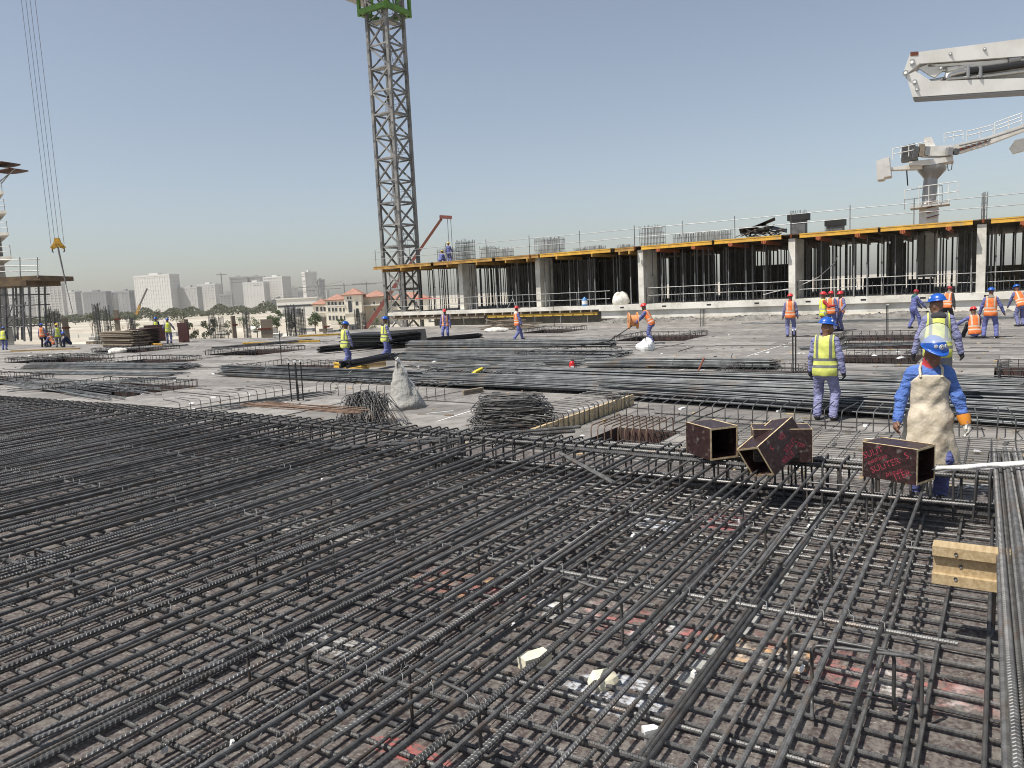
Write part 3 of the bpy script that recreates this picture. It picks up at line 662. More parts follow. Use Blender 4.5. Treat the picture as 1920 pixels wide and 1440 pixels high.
# black capped starter bars
for (px_, py_, n, hh_, w_, lab) in [(557, 752, 4, .98, .11, 'four black upright bars with pale caps by the mat edge'), (1491, 714, 2, 1.22, .10, 'pair of black upright bars beside the pit on the right'), (264, 676, 1, 1.45, .1, 'single tall black bar in the far left pit'), (528, 682, 1, 1.35, .1, 'single tall black bar left of the two men'), (1665, 628, 2, 1.2, .1, 'two black bars by the far right pit'), (1318, 612, 4, 1.0, .12, 'four dark bars standing before the slab edge'), (1040, 612, 1, 1.7, .1, 'tall black bar before the low formwork')]:
    P = gp(px_, py_); t = thing('starter_bar_group', lab, 'starter bars', P, 0, 'black upright bars')
    for i in range(n):
        x = (i - (n - 1) / 2) * w_ * (1 if n != 4 else .8) + (0.03 if i == 1 and n == 4 else 0); y = (i % 2) * .1
        b = MB().tube([(x, y, -.02), (x + random.gauss(0, .01), y, hh_)], .0165, 7).obj('bar', 'rebar_black', t); MB().tube([(x, y, hh_ - .0), (x, y, hh_ + .04)], .021, 7).obj('cap', 'white_plastic', b)
# ---- cages round the pits
def hook_row(mb, A, B, inward, step, zt, zb, back, r=.007, rnd=.02):
    A, B = Vector(A), Vector(B); n = max(2, int((B - A).length / step))
    for i in range(n + 1):
        p = A + (B - A) * (i / n) + Vector((random.gauss(0, rnd), random.gauss(0, rnd), 0)); z2 = zt + random.gauss(0, .015)
        mb.tube(fillet([(p.x, p.y, zb), (p.x, p.y, z2), (p.x + inward[0] * back, p.y + inward[1] * back, z2 + .01)], .06, 3), r, 5)
for k, (a, b, c, d) in enumerate(PITS):
    if k == 15: continue
    far_ = W((a + b) / 2, (c + d) / 2).length; st_ = .2 if far_ < 30 else .26; rr_ = .008 if far_ < 30 else .011
    where = ['near left', 'left edge, near', 'left, second row', 'far left', 'farthest left', 'left of the two men, far', 'left of the two walking men', 'with the yellow tool', 'right of the wide bundle', 'behind the cable man', 'before the low formwork', 'far right, behind the first', 'right, behind the man in yellow', 'right of centre with brown sides', 'right edge', '', 'far right, between the workers'][k]
    t = gthing('pit_cage', 'rebar cage standing in the recessed pit ' + where, 'rebar cage', a, c, 0, 'rebar cages in the deck recesses')
    mb = MB(); w_, l_ = b - a, d - c; zt = .26; zb = -.55
    hook_row(mb, (.08, .08, 0), (.08, l_ - .08, 0), (1, 0), st_, zt, zb, .28, rr_); hook_row(mb, (w_ - .08, .08, 0), (w_ - .08, l_ - .08, 0), (-1, 0), st_, zt - .05, zb, .22, rr_)
    hook_row(mb, (.08, .08, 0), (w_ - .08, .08, 0), (0, 1), st_, zt - .03, zb, .25, rr_); hook_row(mb, (.08, l_ - .08, 0), (w_ - .08, l_ - .08, 0), (0, -1), st_, zt - .03, zb, .22, rr_)
    mb.obj('stirrups', 'rebar_dark', t, 'stuff'); mb = MB()
    for z in (-.5, -.08, .2):
        for (p, q) in (((.0, .08), (w_, .08)), ((.08, .0), (.08, l_)), ((w_ - .08, 0), (w_ - .08, l_)), ((0, l_ - .08), (w_, l_ - .08))): mb.tube([(*p, z), (*q, z)], rr_ * 1.2, 5)
    for i in range(int(w_ / .2)): mb.tube([(.1 + i * .2, -.02, -.48), (.1 + i * .2, l_ + .02, -.48)], rr_, 4)
    for i in range(int(l_ / .25)): mb.tube([(-.02, .1 + i * .25, -.46), (w_ + .02, .1 + i * .25, -.46)], rr_, 4)
    mb.obj('long_bars', 'rebar_dark', t, 'stuff')
# hooked stirrups in front of the long bars, right
hk = gthing('stirrup_row', 'row of hooked stirrups standing before the long bars on the right', 'stirrups', 12.95, 0, 0)
hm = MB().tube(fillet([(0, 0, .0), (0, 0, .33), (.75, 0, .36)], .09, 4), .0095, 6).mesh('hooked_stirrup', 'rebar')
v = -1.4
while v < 6.2:
    o = link('stirrup', hm, hk); o.location = (random.gauss(0, .015), v, 0); o.rotation_euler = (random.gauss(0, .04), 0, random.gauss(0, .06)); v += .235
hk2 = gthing('stirrup_row', 'row of hooked stirrups bent over the timber edge board', 'stirrups', 0, 6.42, 0)
u = 10.7
while u < 14.4:
    o = link('stirrup', hm, hk2); o.location = (u, random.gauss(0, .01), 0); o.rotation_euler = (0, 0, R(90) + random.gauss(0, .06)); u += .2
for (u0, u1, v0, lab, ax) in ((10.3, 14.0, 15.8, 'row of hooked stirrups left of the four black bars', 0), (11.0, 15.4, 14.1, 'row of hooked stirrups right of the four black bars', 1)):
    h_ = gthing('stirrup_row', lab, 'stirrups', 0 if ax == 0 else 14.0, v0 if ax == 0 else 0, 0); u = u0
    while u < u1:
        o = link('stirrup', hm, h_); o.location = (u, 0, 0) if ax == 0 else (0, u, 0); o.rotation_euler = (0, 0, (R(90) if ax == 0 else 0) + random.gauss(0, .08)); u += .27
eb = gthing('edge_board', 'pale timber edge board beside the bent stirrups', 'timber board', 10.6, 6.45, 0); MB().box(0, 4.0, 0, .03, .0, .22).obj('face_board', 'ply_edge', eb); MB().box(0, 4.0, .035, .12, 0.0, .20).obj('back_board', 'timber', eb)
pg = gthing('box_cage', 'open rebar cage over the small plywood-lined recess near the mat edge', 'rebar cage', 10.75, 4.5, 0); mb = MB()
for i in range(9): mb.tube(fillet([(.1, .12 * i + .1, -.3), (.1, .12 * i + .1, .27), (1.25, .12 * i + .1, .27), (1.25, .12 * i + .1, -.3)], .08, 3), .0105, 6)
mb.obj('stirrups', 'rebar_rust', pg, 'stuff')
# fine mesh of thin bars beyond the boxes
fm = gthing('thin_bar_mesh', 'fine mesh of thin bars lying beyond the plywood boxes', 'rebar mesh', 9.5, -4, 0); mb = MB()
for i in range(24): mb.tube([(i * .145 + random.gauss(0, .01), random.uniform(-.3, .6), .03), (i * .145 + random.gauss(0, .02), random.uniform(7.2, 8.6), .03)], .0065, 5)
for i in range(30): mb.tube([(-.2, i * .29, .045), (3.3 + random.uniform(-.2, .1), i * .29 + random.gauss(0, .02), .045)], .0065, 5)
mb.obj('bars', 'rebar', fm, 'stuff')
# far edge of the left pits: stack of sheets, panels, timbers
def sheet_stack(label, px0, px1, py, n, dy, mt, th=.035, depth=1.2, tilt=0):
    A, B = gp(px0, py), gp(px1, py); d = B - A; t = thing('sheet_stack', label, 'sheet stack', A, math.atan2(d.y, d.x) + tilt, 'stacks of formwork sheets'); L = d.length
    MB().box(.2, .35, 0, depth, 0, .1).box(L - .4, L - .25, 0, depth, 0, .1).obj('bearer', 'timber_grey', t)
    sm = MB().box(0, L, 0, depth, 0, th * .8).mesh('formwork_sheet', mt)
    for i in range(n): o = link('formwork_sheet', sm, t); o.location = (random.gauss(0, .10), random.gauss(0, .06), .10 + i * th); o.rotation_euler = (0, random.gauss(0, .004), random.gauss(0, .02))
    return t
sheet_stack('stack of grey weathered formwork sheets on the far left deck edge', 190, 250, 650, 19, 0, 'timber_grey', .05); sheet_stack('shorter stack of dark sheets right of the grey stack', 240, 272, 648, 21, 0, 'pit_side', .05)
t = sheet_stack('stack of black sheets littered with white scraps behind the two men', 640, 740, 654, 14, 0, 'black', .045, 2.0)
t = thing('formwork_panel', 'leaning black panel behind the right-hand walking man', 'panel', gp(735, 652), R(15)); MB().box(0, 1.8, 0, .05, 0, 1.0, M=Matrix.Rotation(R(-35), 4, 'X')).obj('panel', 'black', t)
for (x, y, w_, h_, rz, mt, lab) in [(292, 640, 1.5, 1.25, R(8), 'film_red', 'dark red formwork panel held by the left man'), (345, 642, 1.25, 1.4, R(-35), 'film_red', 'dark red formwork panel standing right of the man in yellow'), (276, 640, .9, 1.1, R(20), 'concrete_dark', 'grey panel standing beside the red one')]:
    t = thing('formwork_panel', lab, 'formwork panel', gp(x, y), rz, 'standing formwork panels'); MB().box(-w_ / 2, w_ / 2, 0, .03, 0, h_).obj('plywood_face', mt, t)
    for k in (-.4, 0, .4): MB().box(k * w_ - .04, k * w_ + .04, .032, .11, 0.02, h_ - .02).obj('stiffener', 'timber_grey', t)
# heap of old timbers by the low formwork
t = thing('timber_pile', 'heap of old grey timbers behind the man walking in orange', 'timber pile', gp(958, 618)); rr = random.Random(2)
for i in range(26):
    x, y = rr.uniform(-1.4, 1.0), rr.uniform(-.4, .6); a = rr.gauss(.1, .25); L = rr.uniform(1.2, 2.6); z = .06 + .75 * rr.random() * (1 - min(1, abs(x + .1) / 1.9)); d = Vector((math.cos(a), math.sin(a), rr.gauss(0, .08))) * L / 2
    MB().beam(Vector((x, y, z)) - d, Vector((x, y, z)) + d, .1, .06).obj('timber', 'timber_grey', t)
# chalk lines and straight marks on the plywood
for i, (a, b) in enumerate([((1060, 795), (1190, 757)), ((1065, 770), (1165, 752)), ((880, 775), (1000, 770)), ((1205, 712), (1290, 690)), ((1240, 712), (1330, 690)), ((800, 775), (850, 770)), ((1400, 668), (1490, 640)), ((820, 790), (900, 765))]):
    A, B = gp(*a, .004), gp(*b, .004); o = MB().beam(A, B, .035, .002).obj('chalk_line', 'white_plastic'); tag(o, 'white chalk line ruled across the plywood deck', 'chalk line', 'chalk lines on the deck')
A, B, C = gp(1550, 950, .004), gp(1400, 1170, .004), gp(1270, 1290, .004)
o = MB().beam(A, B, .12, .003).beam(B, C, .12, .003).obj('tape_strip', 'tape_grey'); tag(o, 'grey tape strip stuck on the plywood under the right-hand bars', 'tape')

# litter that nobody could count: offcuts, chips and loose bars over the deck
lt = MB(); rr = random.Random(99)
def free(u_, v_): return u_ < umax(v_) - .5 and u_ > 9.8 and not any(a - .1 < u_ < b + .1 and c_ - .1 < v_ < d_ + .1 for a, b, c_, d_ in PITS)
k = 0
while k < 900:
    q = rr.random(); dist = 10 + 42 * q * q; p = gp(rr.uniform(0, 1920), 0 * q + 560 + 1420 * 2.5 / dist * 1.0) if True else None
    if p.y < 8 or p.y > 70: k += 1; continue
    u_, v_ = uvof(p); k += 1
    if not free(u_, v_): continue
    a = rr.uniform(0, 6.28); L = rr.uniform(.04, .22); s_ = rr.uniform(.01, .035); lt.box(-L / 2, L / 2, -s_, s_, 0, rr.uniform(.008, .03), rr.choice([0, 0, 1, 2, 3]), Matrix.Translation((p.x, p.y, .002)) @ Matrix.Rotation(a, 4, 'Z'))
lt.obj('deck_litter', ['timber_grey', 'timber', 'galv_dark', 'white_plastic'], None, 'stuff')
lb = MB(); k = 0
while k < 150:
    dist = 11 + 36 * rr.random() ** 1.5; p = gp(rr.uniform(-50, 1950), 552 + 1420 * 2.5 / dist); u_, v_ = uvof(p); k += 1
    if not free(u_, v_) or p.y > 62: continue
    a = (R(147) if rr.random() < .75 else R(57)) + rr.gauss(0, .12); L = rr.uniform(.8, 5.0); d = Vector((math.cos(a), math.sin(a), 0)) * L / 2; p.z = .014
    lb.tube([p - d, p + Vector((rr.gauss(0, .02), rr.gauss(0, .02), 0)), p + d], rr.uniform(.007, .012), 5)
lb.obj('scattered_bars', 'rebar_dark', None, 'stuff')
# ================================================================== BUILDING UNDER CONSTRUCTION (right)
BU = 47.5
bld = gthing('concrete_frame', 'raised concrete slab with wall columns and unfinished rough base along the deck', 'building frame', BU, 0, 0)
DEP = 22.0
MB().box(.0, DEP, -14, 23.4, .82, 1.2).obj('slab', 'concrete', bld)
MB().box(.18, .6, -14, 23.3, .30, .818).obj('base_wall', 'concrete', bld)
mb = MB(); rr = random.Random(4)                                    # rough broken concrete along the foot
NV, NU = 320, 9; vs, fs = [], []
for i in range(NV + 1):
    for k in range(NU + 1):
        t_ = k / NU; u_ = -.75 + t_ * 1.05; h = -.03 + .36 * t_ ** .8 * (.75 + .25 * math.sin(i * .13) * math.sin(i * .041 + 1)) + rr.gauss(0, .035) * (k > 0); vs.append((u_ + rr.gauss(0, .02), -14 + 37.2 * i / NV + rr.gauss(0, .03), h))
for i in range(NV):
    for k in range(NU): q_ = i * (NU + 1) + k; fs.append((q_, q_ + 1, q_ + NU + 2, q_ + NU + 1))
mb.add(vs, fs)
mb.obj('rough_base', 'rubble', bld, 'stuff')
for i in range(12):
    y = -11.5 + i * 3.0; MB().box(-.012, .02, y, y + .28, .98, 1.07).obj('tie_hole', 'black', bld)
for k, v0 in enumerate((.75, 10.38, 20.05, 28.35, 35.35)):
    w_ = .38 if k else .42
    MB().box(.05 if k < 3 else .6, 2.5 if k else .7, v0, v0 + w_, 1.2, 4.78).obj('wall_column', 'concrete', bld)
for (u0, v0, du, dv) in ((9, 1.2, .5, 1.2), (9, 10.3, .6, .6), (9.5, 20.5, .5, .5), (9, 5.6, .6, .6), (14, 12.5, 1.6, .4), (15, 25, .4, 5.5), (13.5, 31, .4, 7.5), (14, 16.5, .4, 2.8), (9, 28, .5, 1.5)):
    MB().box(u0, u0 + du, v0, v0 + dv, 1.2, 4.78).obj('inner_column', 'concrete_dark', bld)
# left part: slab edge on timber falsework
MB().box(.0, 16, 23.4, 42.8, .94, 1.2).obj('slab_over_formwork', 'concrete', bld)
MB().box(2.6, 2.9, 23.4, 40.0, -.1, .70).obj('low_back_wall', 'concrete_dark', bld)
fw = gthing('slab_falsework', 'low timber falsework with yellow beam and props under the slab edge', 'falsework', BU, 23.4, 0)
for i in range(23): MB().box(-.12, 2.4, .5 + i * .82, .5 + i * .82 + .09, .76, .936).obj('joist', 'timber_grey', fw)
MB().box(.15, .25, .2, 9.5, .56, .755).obj('yellow_beam', 'timber_yellow', fw); MB().box(.15, .25, 9.8, 18.9, .56, .755).obj('old_beam', 'timber_grey', fw)
for i in range(9): MB().tube([(.2, 1 + i * 2.15, 0), (.2, 1 + i * 2.15, .56)], .03, 6).obj('short_prop', 'galv', fw)
# roof formwork
rf = gthing('roof_formwork', 'roof formwork deck with orange-yellow edge beams over the slab', 'formwork', BU, 0, 0)
MB().box(-.15, DEP, -14, 43.4, 4.985, 5.03).obj('plywood_deck', 'ply_soffit', rf)
tables = [(-13.5, -5.2, -.75), (-5.0, .55, -.60), (1.35, 5.7, -.72), (5.85, 10.0, -.58), (11.0, 15.0, -.72), (15.2, 19.9, -.60), (20.5, 21.9, -.35), (22.1, 27.6, -.60), (27.8, 31.5, -.45), (31.7, 37.2, -.60), (37.4, 43.4, -.70)]
for i, (a, b, u0) in enumerate(tables):
    far_ = i >= 6
    mt = 'beam_dull' if i in (6, 8, 9, 10) else 'beam_yellow'
    mb = MB(); mb.box(u0, u0 + .09, a, b, 4.75, 4.80).box(u0, u0 + .09, a, b, 4.94, 5.0).box(u0 + .02, u0 + .06, a + .004, b - .004, 4.80, 4.94); mb.obj('edge_beam', mt, rf)
    MB().box(u0 + .092, -.152, a, b, 4.97, 5.0).obj('edge_plywood', 'ply_soffit', rf) if u0 + .1 < -.15 else None
    n = max(2, int((b - a) / 1.9))
    for k in range(n):
        y = a + (k + .5) * (b - a) / n; MB().box(u0 - .05, 3.2, y - .05, y + .05, 4.54, 4.748).obj('table_joist', 'beam_dull' if far_ else 'bracket_red', rf)
        if not far_: MB().box(u0 - .06, u0 + .06, y - .13, y - .07, 4.58, 4.75).box(u0 - .06, u0 + .06, y + .07, y + .13, 4.58, 4.75).obj('bracket', 'bracket_red', rf)
    for k in range(int((b - a) / .5)): 
        y = a + .2 + k * .5; MB().box(.3, DEP - 1, y, y + .08, 4.80, 4.98).obj('secondary_beam', 'ply_soffit', rf) if k % 2 == 0 else None
# shoring props
pr = thing('shoring_prop', 'slender steel shoring prop in the front row under the roof formwork', 'shoring prop', W(BU + .5, 0, 1.2), RZ, 'front row of shoring props')
MB().tube([(0, 0, .01), (0, 0, 1.9)], .036, 7).obj('outer_tube', 'galv', pr); MB().tube([(0, 0, 1.86), (0, 0, 3.42)], .027, 7).obj('inner_tube', 'galv_dark', pr); MB().box(-.08, .08, -.08, .08, 0, .012).obj('foot_plate', 'galv_dark', pr); MB().tube([(0, 0, 1.82), (0, 0, 1.94)], .05, 7).obj('collar', 'galv_dark', pr)
rr = random.Random(11); first = True; v = -9.5
cols_v = (.75, 10.38, 20.05, 28.35, 35.35)
while v < 42.8:
    if not any(c - .25 < v < c + .6 for c in cols_v):
        if first: pr.location = W(BU + .5, v, 1.2); first = False
        else: dup(pr, W(BU + rr.choice([.35, .55, .8]), v, 1.2), RZ)
    v += rr.choice([.7, 1.1, 1.5, 1.9])
inner = MB()
for row in range(9):
    u0 = 1.7 + row * 1.7; v = -13
    while v < 42.5:
        x, y = u0 + rr.gauss(0, .15), v + rr.gauss(0, .1)
        inner.tube([(x, y, 1.2), (x, y, 4.63)], rr.choice([.04, .05, .06]), 5)
        v += rr.choice([.8, 1.2, 1.6]) if v > 8 else rr.choice([1.1, 1.7, 2.3])
inner.obj('inner_shoring_props', 'galv_dark', bld, 'stuff')
# dark gang boxes, timbers and hoardings deeper inside, some added to darken the interior (left part is closed at the back)
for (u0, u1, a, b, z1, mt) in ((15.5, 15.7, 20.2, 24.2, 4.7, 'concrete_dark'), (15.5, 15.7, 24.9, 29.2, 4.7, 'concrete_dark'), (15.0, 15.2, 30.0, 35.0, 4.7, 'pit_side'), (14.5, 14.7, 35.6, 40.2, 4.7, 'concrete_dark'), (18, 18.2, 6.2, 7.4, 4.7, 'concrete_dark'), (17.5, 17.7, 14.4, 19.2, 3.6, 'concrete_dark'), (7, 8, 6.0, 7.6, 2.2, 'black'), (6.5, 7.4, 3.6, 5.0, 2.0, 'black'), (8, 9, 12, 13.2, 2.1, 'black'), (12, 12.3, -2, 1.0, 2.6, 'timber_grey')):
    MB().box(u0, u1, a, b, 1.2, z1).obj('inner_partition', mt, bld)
# guard rails
def guard(label, v0, v1, u0, z0, hs, step, mt='galv', posts=True, extra=0):
    t = gthing('guard_rail', label, 'guard rail', u0, v0, z0, 'guard rails of the building'); L = v1 - v0; n = max(1, int(round(L / step)))
    for k in range(n + 1):
        y = L * k / n; MB().tube([(0, y, -.15), (0, y, max(hs) + extra)], .025, 6).obj('post', mt, t)
        if z0 > 4: MB().box(-.06, .06, y - .05, y + .05, -.22, -.02).obj('clamp', 'bracket_red', t)
    for h in hs: MB().tube([(.03, -.3, h), (.03, L * .5, h + random.gauss(0, .02)), (.03, L + .3, h)], .022, 6).obj('rail', 'galv', t)
    return t
for (a, b, lab) in ((-6, .9, 'two-rail guard along the roof edge at the right end'), (.9, 10.5, 'two-rail guard along the roof edge below the white boom'), (10.5, 20.4, 'two-rail guard along the roof edge in the middle'), (20.4, 28.5, 'two-rail guard along the roof edge left of the tall column'), (28.5, 36, 'two-rail guard on the far roof edge'), (36, 43.3, 'two-rail guard on the roof corner by the crane mast')):
    guard(lab, a, b, BU - .45, 5.03, (.58, 1.12), 3.6, 'steel_grey', extra=.22)
for (a, b, lab) in ((-6, 1, 'rail along the slab edge, right end'), (1, 10.3, 'rail along the slab edge behind the red helmets'), (10.6, 20, 'rail along the slab edge with bent starter bars'), (23, 32, 'rail along the low slab edge'), (32, 42.6, 'rail along the slab edge by the crane')):
    guard(lab, a, b, BU + .35, 1.2, (.45, .98) if a > 22 else (.55, 1.05), 2.4, 'galv_dark' if a < 22 else 'galv')
st_ = gthing('slab_starter_bars', 'row of thin upright starter bars along the slab edge', 'starter bars', BU + .15, 0, 1.2); mb = MB()
v = -8
while v < 20:
    h = random.uniform(.6, .95); mb.tube([(0, v, 0), (random.gauss(0, .04), v + random.gauss(0, .05), h)], .012, 4); v += .24
mb.obj('bars', 'galv_dark', st_, 'stuff')
# starter cages on the roof
def cage_px(label, x0, x1, yt, yb, u0, dense=.10, hoop=.35, mt='steel_grey', depth=.8, group='starter cages on the roof'):
    def pu(px_, py_):
        d = ray(px_, py_); uu = d.x * math.sin(AZ) + d.y * math.cos(AZ); q = Vector((0, 0, CAM_H)) + d * (u0 / uu); return uvof(q)[1], q.z
    va, z0 = pu(x0, yb); vb, z1 = pu(x1, yt); zb = 5.03; w_ = va - vb
    t = gthing('column_starter_cage', label, 'rebar cage', u0, vb, zb, group); mb = MB(); n = max(2, int(w_ / dense)); Hh = z1 - zb
    for i in range(n + 1):
        for du in (0, depth): mb.tube([(du, w_ * i / n, 0), (du + random.gauss(0, .02), w_ * i / n + random.gauss(0, .02), Hh * random.uniform(.9, 1.04))], .02, 4)
    z = .2
    while z < Hh * .95:
        mb.tube([(0, 0, z), (0, w_, z), (depth, w_, z), (depth, 0, z), (0, 0, z)], .012, 4); z += hoop
    mb.obj('bars', mt, t, 'stuff'); return t
for (x0, x1, yt, yb, u0, lab) in [(856, 880, 448, 486, 56, 'tall starter cage by the two men on the roof'), (820, 852, 463, 486, 60, 'starter cage behind the men on the roof'), (900, 926, 460, 482, 56, 'starter cage left of the middle of the roof'), (931, 953, 463, 480, 56, 'small starter cage beside it on the roof'), (1003, 1049, 443, 473, 52, 'wide starter cage over the middle of the roof'), (1076, 1092, 464, 470, 56, 'low bars by the twin posts on the roof'), (1096, 1128, 459, 470, 56, 'low starter cage right of the twin posts'), (1158, 1180, 457, 466, 58, 'low distant starter cage on the roof'), (1200, 1238, 421, 461, 48.6, 'tall starter cage above the lit wall column'), (1262, 1366, 430, 450, 51, 'long low row of starter bars on the roof'), (1547, 1561, 412, 432, 56, 'small starter cage right of the dark column form'), (1840, 1851, 361, 412, 48.2, 'tall bars above the rightmost column')]:
    cage_px(lab, x0, x1, yt, yb, u0)
# dark column form and debris on the roof
q = gthing('column_form', 'dark column form with bars standing on the roof', 'column form', 48.4, 10.0, 5.03); MB().box(0, .7, 0, .85, 0, .85).obj('lower_form', 'galv_dark', q); MB().box(-.12, .82, -.15, 1.0, .85, 1.25).obj('upper_form', 'black', q)
for i in range(9): MB().tube([(.1 + .5 * random.random(), .1 * i, 1.2), (.1 + .5 * random.random(), .1 * i, 1.45)], .015, 5).obj('bar', 'galv_dark', q)
q = gthing('column_form', 'small dark form on the roof right of the column form', 'column form', 55, 9.0, 5.03); MB().box(0, .9, 0, 1.0, .0, .75).obj('form_box', 'galv_dark', q); MB().box(-.1, 1.0, -.1, 1.1, .75, 1.15).obj('form_rim', 'black', q)
q = gthing('debris_heap', 'heap of dark sheets and timbers on the roof edge', 'debris heap', 49, 11.6, 5.03); rr = random.Random(8)
for i in range(30):
    a = rr.uniform(0, 3.1); L = rr.uniform(.6, 1.6); c = Vector((rr.uniform(-.3, .8), rr.uniform(-.2, 2.2), rr.uniform(.05, .55))); d = Vector((math.cos(a), math.sin(a), rr.gauss(0, .3))) * L / 2; MB().beam(c - d, c + d, .1, .05).obj('timber', rr.choice(['timber_grey', 'black', 'galv_dark']), q)
for (c, rx, ry) in (((.2, .4, .55), .3, -.25), ((.2, 1.1, .85), -.35, .1), ((.5, 1.8, .5), .1, .3)): MB().box(-.5, .5, -.8, .8, -.015, .015, M=Matrix.Translation(c) @ Euler((rx, ry, .2)).to_matrix().to_4x4()).obj('sheet', 'black', q)
# things on the slab
bt = gthing('water_bottle', 'large blue water bottle with a white label on the slab edge', 'water bottle', 47.75, 24.6, 1.2); MB().lathe([(0, 0), (.19, 0), (.2, .05), (.2, .42), (.15, .52), (.05, .58), (.05, .64), (0, .64)], 14).obj('body', 'bottle_blue', bt); MB().lathe([(.203, .12), (.203, .38)], 14).obj('label', 'white_plastic', bt)
sk = link('white_sack', blob('sack', 'sack', .55, .45, .72, 12, 22, 14, .38, False)); sk.location = W(48.1, 22.0, 1.2); tag(sk, 'large bulging white sack on the slab by the guard rail', 'sack')
tp = gthing('tripod', 'small steel tripod standing on the slab edge', 'tripod', 47.8, 30.6, 1.2)
for a in (0, 2.1, 4.2): MB().tube([(0, 0, .75), (.45 * math.cos(a), .45 * math.sin(a), 0)], .028, 6).obj('leg', 'galv', tp)
MB().tube([(0, 0, .7), (0, 0, 1.3)], .03, 6).obj('mast', 'galv', tp)
hs = gthing('cable', 'pale hose drooping from the roof props to the slab', 'hose', BU + .6, 12.4, 1.2); MB().tube([(0, 0, .3), (0, -.6, .45), (0, -2.0, .7), (0, -3.2, 1.2), (0, -4.0, 1.9), (0, -4.3, 2.4)], .03, 6).obj('hose', 'galv', hs)
rl = gthing('red_rail', 'red steel tube lying along the rail near the crane', 'tube', BU + .4, 37.5, 2.2); MB().tube([(0, 0, 0), (0, 2.6, .05)], .035, 6).obj('tube', 'rail_red', rl)
# ================================================================== TOWER CRANE
mc = at(755, 540, 67.5); mu, mv = uvof(mc); sz = 2.15; h2 = sz / 2
tc = gthing('tower_crane', 'grey lattice tower crane mast with a green climbing frame at the top', 'tower crane', mu, mv, -13)
ZT = 50; cn = [(-h2, -h2), (h2, -h2), (h2, h2), (-h2, h2)]
for (x, y) in cn:
    c = MB().beam((x, y, 0), (x, y, ZT), .26, .26).obj('chord', 'steel_grey', tc)
    if (x, y) != (h2, h2):
        mb = MB()
        for k in range(int(ZT / 1.23)): mb.box(x - .15, x - .131, y - .06, y + .06, k * 1.23 + .4, k * 1.23 + .62)
        mb.obj('bolted_plate', 'galv_dark', c)
SH = 3.72; z = 1.2; k = 0
while z < ZT - SH:
    for i in range(4):
        (x0, y0), (x1, y1) = cn[i], cn[(i + 1) % 4]
        MB().beam((x0, y0, z), (x1, y1, z), .13, .13).obj('horizontal', 'steel_grey', tc); MB().beam((x0, y0, z + SH / 2), (x1, y1, z + SH / 2), .13, .13).obj('horizontal', 'steel_grey', tc)
        MB().beam((x0, y0, z + SH / 2), (x1, y1, z), .15, .12).obj('diagonal', 'steel_grey', tc); MB().beam((x0, y0, z + SH / 2), (x1, y1, z + SH), .15, .12).obj('diagonal', 'steel_grey', tc)
    MB().box(-h2 + .1, h2 - .1, -h2 + .1, -.1, z + .08, z + .14).box(-h2 + .1, .0, -.1, h2 - .1, z + .08, z + .14).obj('platform', 'galv', tc)
    mb = MB(); s_ = 1 if k % 2 else -1
    mb.tube([(s_ * .5, -.25, z + .1), (-s_ * .3, -.25, z + SH + .1)], .03, 5).tube([(s_ * .5, .2, z + .1), (-s_ * .3, .2, z + SH + .1)], .03, 5)
    for j in range(12):
        t_ = j / 12; x = s_ * .5 - s_ * .8 * t_; mb.tube([(x, -.25, z + .1 + SH * t_), (x, .2, z + .1 + SH * t_)], .015, 4)
    mb.obj('ladder', 'galv', tc)
    mb = MB()
    for hh_ in (.55, 1.1): mb.tube([(-h2 + .2, -h2 + .2, z + hh_), (h2 - .2, -h2 + .2, z + hh_), (h2 - .2, h2 - .2, z + hh_)], .018, 4)
    for (x, y) in ((-h2 + .2, -h2 + .2), (h2 - .2, -h2 + .2), (h2 - .2, h2 - .2), (0, -h2 + .2)): mb.tube([(x, y, z + .1), (x, y, z + 1.1)], .018, 4)
    mb.obj('handrail', 'galv', tc); z += SH; k += 1
zb = 39.3; g2 = h2 + .42; gn = [(-g2, -g2), (g2, -g2), (g2, g2), (-g2, g2)]
for i in range(4):
    (x0, y0), (x1, y1) = gn[i], gn[(i + 1) % 4]
    MB().beam((x0, y0, zb - .3), (x0, y0, ZT), .24, .24).obj('green_post', 'crane_green', tc); MB().beam((x0, y0, zb), (x1, y1, zb), .34, .42).obj('green_ring_beam', 'crane_green', tc)
    for j in range(3): MB().beam((x0 + (x1 - x0) * .5, y0 + (y1 - y0) * .5, zb + .2), (x0 + (x1 - x0) * (.3 + .2 * j), y0 + (y1 - y0) * (.3 + .2 * j), zb + 3.2), .09, .09).obj('green_brace', 'crane_green', tc)
    MB().beam((x0, y0, zb + 4.2), (x1, y1, zb + 4.2), .25, .25).obj('green_ring_beam', 'crane_green', tc)
MB().box(-g2 - .1, g2 + .1, g2 + .15, g2 + 1.2, zb + 1.2, zb + 1.26).box(-g2 - 1.1, -g2 - .12, -g2, g2 + 1.2, zb + 1.2, zb + 1.26).obj('work_platform', 'galv', tc)
mb = MB()
for i in range(7): mb.beam((-g2 - .6 + i * .5, g2 + .7, zb + 1.3), (-g2 - .3 + i * .4, g2 + .2, zb + 4), .07, .07)
for hh_ in (.5, 1.0): mb.tube([(-g2 - 1.05, -g2, zb + 1.26 + hh_), (-g2 - 1.05, g2 + 1.15, zb + 1.26 + hh_), (g2, g2 + 1.15, zb + 1.26 + hh_)], .02, 4)
for i in range(6): mb.tube([(-g2 - 1.05, -g2 + i * .9, zb + 1.26), (-g2 - 1.05, -g2 + i * .9, zb + 2.3)], .02, 4)
mb.obj('platform_railing', 'galv', tc)
